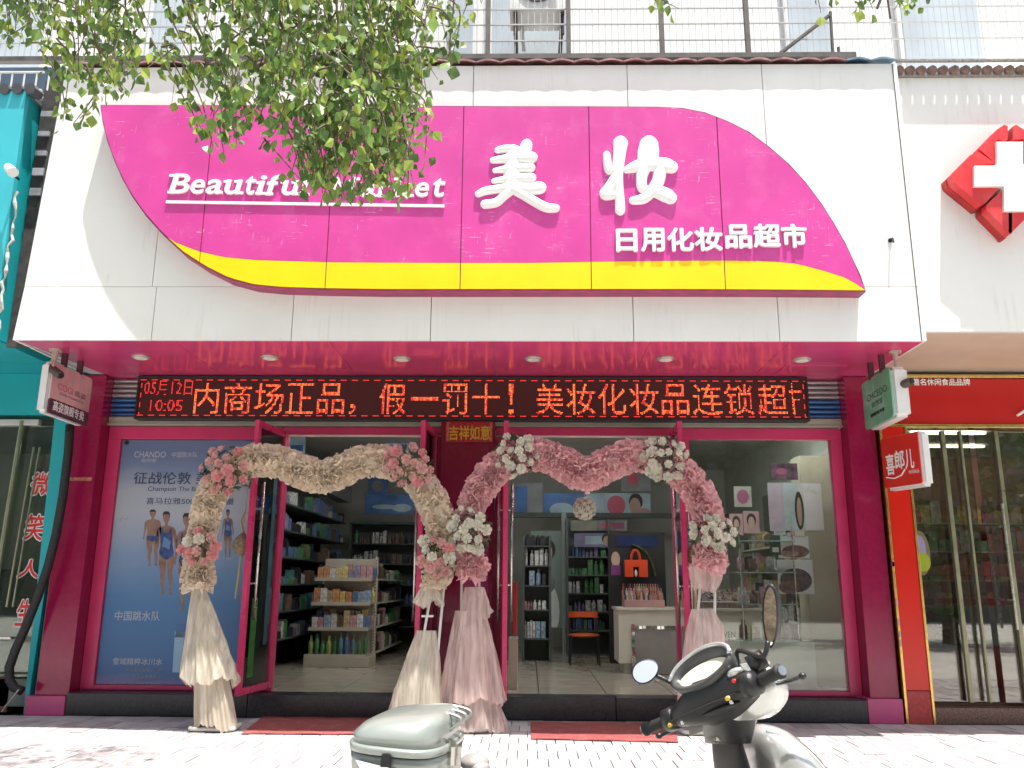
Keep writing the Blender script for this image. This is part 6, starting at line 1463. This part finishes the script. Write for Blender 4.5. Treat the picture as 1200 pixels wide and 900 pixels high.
# hood top in silver edge
b = MB(); b.tube([p for p in ring_(dc+Ud*.009, .126, .068, 32)[0:17]], .007, 8).smooth(); b.build('hood_edge', m_sil, sc)
# right control block in silver grey + red + yellow buttons
b = MB(); b.loft(hr_([(half*.50, -.02, .0, .02, .02), (half*.53, -.02, .0, .036, .036), (half*.66, -.02, .0, .036, .034), (half*.69, -.02, .0, .02, .02)])).smooth(); rc = b.build('right_switch_block', m_blk, sc)
b = MB(); b.tube([H_(half*.60, .0, .05), H_(half*.74, .03, .06)], .027, 12).smooth(); b.build('brake_reservoir', m_blk, rc)
b = MB(); b.tube([H_(half*.741, .03, .06), H_(half*.76, .034, .061)], .022, 12); b.build('reservoir_cap', M_steel, rc)
b = MB(); b.ell(H_(half*.50, -.055, .02), bx*.008, Uh*.006, Fh*.005, 8, 6); b.build('red_button', mat('red button', (.6, .02, .02), .3), rc)
b = MB(); b.ell(H_(half*.42, -.08, -.02), bx*.010, Uh*.007, Fh*.005, 8, 6); b.build('yellow_button', mat('yellow button', (.60, .42, .04), .3), rc)
b = MB(); b.ell(H_(half*.46, -.02, .045), bx*.03, Uh*.014, Fh*.02, 12, 8).smooth(); b.build('chrome_lock_plate', m_sil, rc)
b = MB(); b.loft(hr_([(-half*.70, -.01, .0, .02, .02), (-half*.67, -.01, .0, .034, .034), (-half*.55, -.01, .0, .036, .034), (-half*.50, -.01, .0, .02, .02)])).smooth(); lc = b.build('left_switch_block', m_blk, sc)
b = MB(); b.ell(H_(-half*.55, -.045, -.02), bx*.010, Uh*.007, Fh*.005, 8, 6); b.build('yellow_button', mat('yellow button', (.60, .42, .04), .3), lc)
for s_, lab in ((-1, 'left'), (1, 'right')):
    b = MB(); pr = [(half*.70, .016), (half*.74, .019), (half*.80, .017), (half*.88, .018), (half*.95, .017), (half*.97, .021), (half*1.0, .021), (half*1.01, .012)]
    b.tube([H_(s_*q, -.01-(q/half-.7)*.05, 0) for q, r in pr], [r for q, r in pr], 14).smooth(); gp_ = b.build('grip', m_rub, sc)
    b = MB(); b.tube([H_(s_*half*1.012, -.026, 0), H_(s_*half*1.03, -.027, 0)], .014, 12); b.build('bar_end', M_steel, gp_)
    b = MB(); b.tube(spline([H_(s_*half*.66, .05, -.01), H_(s_*half*.78, .075, -.015), H_(s_*half*.95, .06, -.02), H_(s_*half*1.05, .045, -.022)]), .008, 8, .7).smooth(); b.ell(H_(s_*half*1.05, .045, -.022), bx*.012, Fh*.012, Uh*.010, 8, 6); b.build('brake_lever', m_blk, sc)
# sticker
stp = S_(-.09, .06, .70)
q0 = cb.lerp(nk, .35); 
tc_ = (CAMP-q0).normalized(); rr_ = tc_.cross(ZU).normalized()*-1; uu_ = rr_.cross(tc_).normalized()*-1
o_ = at(838, 846, -5.0)
# label plate on the neck facing the rider
nb_ = (-Fh*.9+Uh*.2+bx*-.1).normalized(); sx_ = bx; sy_ = nb_.cross(sx_).normalized(); sy_ = sy_ if sy_.z > 0 else -sy_
o_ = cb.lerp(nk, .42)+nb_*.078-bx*.06
b = MB(); b.prism([o_+sx_*a*.028+sy_*c*.022 for a, c in ((-1, -1), (1, -1), (1, 1), (-1, 1))], nb_*.002); sp = b.build('label_plate', mat('grey label', (.35, .33, .34), .4), sc)
b = MB(); b.prism([o_+nb_*.003+sx_*a*.026+sy_*c*.020 for a, c in ((-1, .5), (1, .5), (1, 1), (-1, 1))], nb_*.001); b.build('label_stripe', mat('pink label stripe', (.5, .15, .15), .4), sp)
# cables from the levers into the cowl
for s_ in (-1, 1):
    b = MB(); b.tube(spline([H_(s_*half*.68, .06, -.01), H_(s_*half*.55, .11, .03), H_(s_*half*.35, .13, .02), H_(s_*half*.2, .11, -.02)]), .005, 6).smooth(); b.build('brake_cable', m_rub, sc)
b = MB(); b.tube([H_(q, -.062+abs(q)*.12, -.012) for q in (-.16, -.1, -.04, .02, .08, .14)], .003, 5); b.build('cowl_seam', m_rub, sc)
for q in (-.09, .11):
    b = MB(); o2 = H_(q, -.058, -.03); b.tube([o2, o2-Fh*.004], .006, 8); b.build('cowl_screw', M_steel, sc)
# key barrel
b = MB(); k0 = cb.lerp(nk, .95)+nb_*.07+bx*.03; b.tube([k0, k0+nb_*.02], .02, 14); b.build('key_barrel', M_steel, sc)
# mirrors
def mirror(stem, ctr, ax, ay, nrm, lab):
    nrm = nrm.normalized(); ax_ = (ax-nrm*ax.dot(nrm)); ay_ = (ay-nrm*ay.dot(nrm))
    b = MB(); b.tube(spline([Vector(p) for p in stem]), .0075, 8).smooth(); ms_ = b.build('mirror', m_blk, sc, label=lab)
    n_ = 28; E = lambda k, g, o: ctr+ax_*g*cos(2*pi*k/n_)*(1+.10*sin(2*pi*k/n_))+ay_*g*sin(2*pi*k/n_)+nrm*o
    b = MB(); b.loft([[E(k, .25, -.035) for k in range(n_)], [E(k, .75, -.028) for k in range(n_)], [E(k, 1.02, -.006) for k in range(n_)], [E(k, 1.05, .003) for k in range(n_)], [E(k, .95, .004) for k in range(n_)]], caps=False).smooth(); b.add([E(k, .25, -.035) for k in range(n_)], [tuple(range(n_))]); b.build('mirror_shell', m_blk, ms_)
    b = MB(); b.add([E(k, .96, .002) for k in range(n_)], [tuple(range(n_))]); b.build('mirror_glass', m_mir, ms_)
yl = -5.15; c1_ = at(756, 787, yl)
sky_n = (CAMP-c1_).normalized()
mirror([H_(-half*.42, .03, .03), H_(-half*.42, .02, .06), at(797, 806, yl), at(780, 797, yl), c1_+Vector((.03, .01, -.01))], c1_, bx*.054+Uh*-.004, ZU*.043+bx*.012, (sky_n+Vector((-.08, 0, .42))), 'left mirror reflecting the bright sky')
c2_ = at(903, 722, -5.45)
ms0 = H_(half*.40, .02, .05)
mirror([ms0, ms0+Vector((.0, 0, .06)), at(893, 770, -5.45), at(900, 752, -5.45)], c2_, Vector((.031, -.01, .01)), Vector((.018, 0, .088)), Vector((-.80, -.58, -.10)), 'right mirror seen edge-on on its tall stem')
for px_ in (898, 912):
    pass
# --- top box on the rear rack
bc = at(480, 869, -5.75); 
bh = radians(8); BU = Vector((cos(bh), -sin(bh)*1.0, 0)); BV = Vector((sin(bh), cos(bh), 0)); BZ = ZU
BU = (BU-ZU*.06).normalized(); 
box_o = bc
def bxr(z, hu, hv, cu=0, pw=3.6, n_=40, sl=0):
    row = []
    for k in range(n_):
        a = 2*pi*k/n_; ca, sa = cos(a), sin(a); uu = hu*abs(ca)**(2/pw)*(1 if ca >= 0 else -1)+cu; vv = hv*abs(sa)**(2/pw)*(1 if sa >= 0 else -1)
        row.append(box_o+BU*uu+BV*vv+BZ*(z+sl*uu))
    return row
W2 = (at(538, 870, -5.85)-at(422, 870, -5.85)).length/2
tb = thing('top_box', 'silver grey hard top box mounted over the tail of the scooter', 'luggage box', tuple(box_o-Vector((0, 0, .16))))
b = MB(); b.loft([bxr(-.17, W2*.70, .13), bxr(-.165, W2*.80, .15), bxr(-.10, W2*.93, .175), bxr(-.02, W2*.98, .185), bxr(-.004, W2*.985, .186)]).smooth(); b.build('box_base', m_box, tb)
b = MB(); b.loft([bxr(-.003, W2*.96, .18), bxr(.0, W2*1.0, .192), bxr(.014, W2*1.01, .194), bxr(.017, W2*.975, .184)]).smooth(); b.build('rim_band', m_box, tb)
b = MB(); b.loft([bxr(.0171, W2*.965, .182, 0), bxr(.036, W2*.95, .178, .0, sl=.02), bxr(.056, W2*.87, .165, .01, sl=.05), bxr(.068, W2*.76, .15, .02, sl=.08), bxr(.076, W2*.5, .10, .035, sl=.10), bxr(.079, W2*.2, .04, .045, sl=.10)]).smooth(); ld = b.build('box_lid', m_box, tb)
# raised ridges on lid
def Lp(u, v, z): return box_o+BU*u+BV*v+BZ*z
for kk, vv in enumerate((-.03, .03, .09)):
    b = MB(); b.tube(spline([Lp(-.02, vv-.03, .070), Lp(.05, vv-.01, .080), Lp(.10, vv, .079), Lp(.135, vv, .068), Lp(W2*.93, vv, .04)]), [.008]*25, 8, .5).smooth(); b.build('lid_ridge', m_box, ld)
# wing emblem
b = MB(); yv = -.187
def wing(pts, th=.006): b.prism([Lp(u, yv+abs(u)*.10, z) for u, z in pts], BV*-th)
wing([(-.075, -.015), (.0, -.022), (.075, -.036), (.098, -.048), (.09, -.052), (.03, -.043), (-.01, -.037), (-.04, -.034), (-.02, -.055), (.0, -.078), (-.035, -.055), (-.06, -.035)])
wing([(.10, -.050), (.07, -.052), (.045, -.060), (.055, -.070), (.085, -.066)])
b.build('wing_emblem', m_chr, tb)
b = MB(); b.ell(Lp(.095, yv+.0, -.065), BU*.016, BZ*.016, BV*.006, 12, 6); b.build('emblem_boss', m_chr, tb)
b = MB(); b.box((0, 0, 0), (1, 1, 1)); 
b = MB(); b.tube([Lp(-.0, yv-.005, .002), Lp(.0, yv-.010, -.022)], .012, 8); b.box((0,0,0),(0.001,0.001,0.001)) if 0 else None; b.build('lid_clasp', m_blk, tb)
b = MB(); b.tube([Lp(W2*1.0, -.06, .02), Lp(W2*1.03, -.06, .01), Lp(W2*1.02, -.06, -.03)], .012, 8); b.tube([Lp(W2*.99, .0, .0), Lp(W2*1.0, .0, -.10)], .014, 6); b.build('latch', M_steel, tb)
b = MB(); b.tube([Lp(-.08, -.08, -.171), Lp(-.08, -.08, -.22)], .012, 6); b.tube([Lp(.08, .08, -.171), Lp(.08, .08, -.22)], .012, 6); b.tube([Lp(-.12, -.08, -.20), Lp(.2, -.08, -.21)], .012, 6); b.tube([Lp(-.12, .08, -.20), Lp(.2, .08, -.21)], .012, 6); b.build('rack', m_blk, tb)
b = MB(); b.ell(at(556, 893, -5.6), (.04, 0, .0), (0, .05, 0), (0, 0, .022), 12, 8).smooth(); b.ell(at(561, 899, -5.62), (.03, 0, .0), (0, .04, 0), (0, 0, .018), 10, 6); b.build('rack_pad', mat('worn grey pad', (.30, .28, .28), .6, 0, .3, 10), tb)

# ================================================================== ACROSS THE STREET (seen only in reflections)
ob_ = thing('opposite_building', 'plain terrace of shops across the street behind the viewer', 'building', (0, -26, -.15))
b = MB(); b.box((-22, -32, -.15), (22, -26, 11)); b.build('wall', mat('opposite wall', (.15, .14, .13), .8, 0, .1, 1), ob_)
q = MB(); q.bbox((0, 0, 0), (1.8, .05, 1.5), .02); wm_ = q.mesh('window', mat('opposite window', (.06, .08, .09), .2))
for i in range(12):
    for j in range(3): inst(wm_, 'window', ob_, (-20+i*3.5, -26.0, 4.0+j*2.3))
q = MB(); q.bbox((0, 0, 0), (3.2, .05, 2.6), .02); wm_ = q.mesh('shopfront', mat('opposite shopfront', (.10, .07, .06), .3))
for i in range(12): inst(wm_, 'shopfront', ob_, (-20.5+i*3.5, -26.0, .1))
crown_m = mat('street tree foliage', (.06, .11, .03), .6, 0, .4, 2, trans=.3)
for i, (x, y, s) in enumerate(((-9, -13, 1.4), (-4.4, -13.4, 1.35), (.6, -12.8, 1.3), (5.2, -13.4, 1.35), (9.8, -13, 1.4))):
    random.seed(100+i)
    t = thing('roadside_tree', ['roadside tree across the street at the far left', 'roadside tree across the street left of centre', 'roadside tree across the street at the centre', 'roadside tree across the street right of centre', 'roadside tree across the street at the far right'][i], 'tree', (x, y, -.15))
    b = MB(); b.tube([(x, y, -.15), (x+.1, y, 1.5), (x, y+.1, 3.2), (x+.1, y, 4.5)], [.16, .13, .11, .06], 10); b.build('trunk', bark, t)
    b = MB(); blobs = [(x+rnd(-1.5, 1.5)*s, y+rnd(-1.2, 1.2)*s, 4.0+rnd(-1.7, 1.6)*s, rnd(.5, 1.0)*s) for _ in range(22)]
    for k in range(4200):
        bx_, by_, bz_, r = random.choice(blobs); dv = Vector((rnd(-1, 1), rnd(-1, 1), rnd(-1, 1))).normalized()*r*rnd(.7, 1); o = Vector((bx_, by_, bz_))+dv
        u = Vector((rnd(-1, 1), rnd(-1, 1), rnd(-1, 1))).normalized()*.13; v = u.orthogonal().normalized()*.07; b.add([o-u, o+v, o+u, o-v], [(0, 1, 2, 3)])
    b.build('crown', crown_m, t)
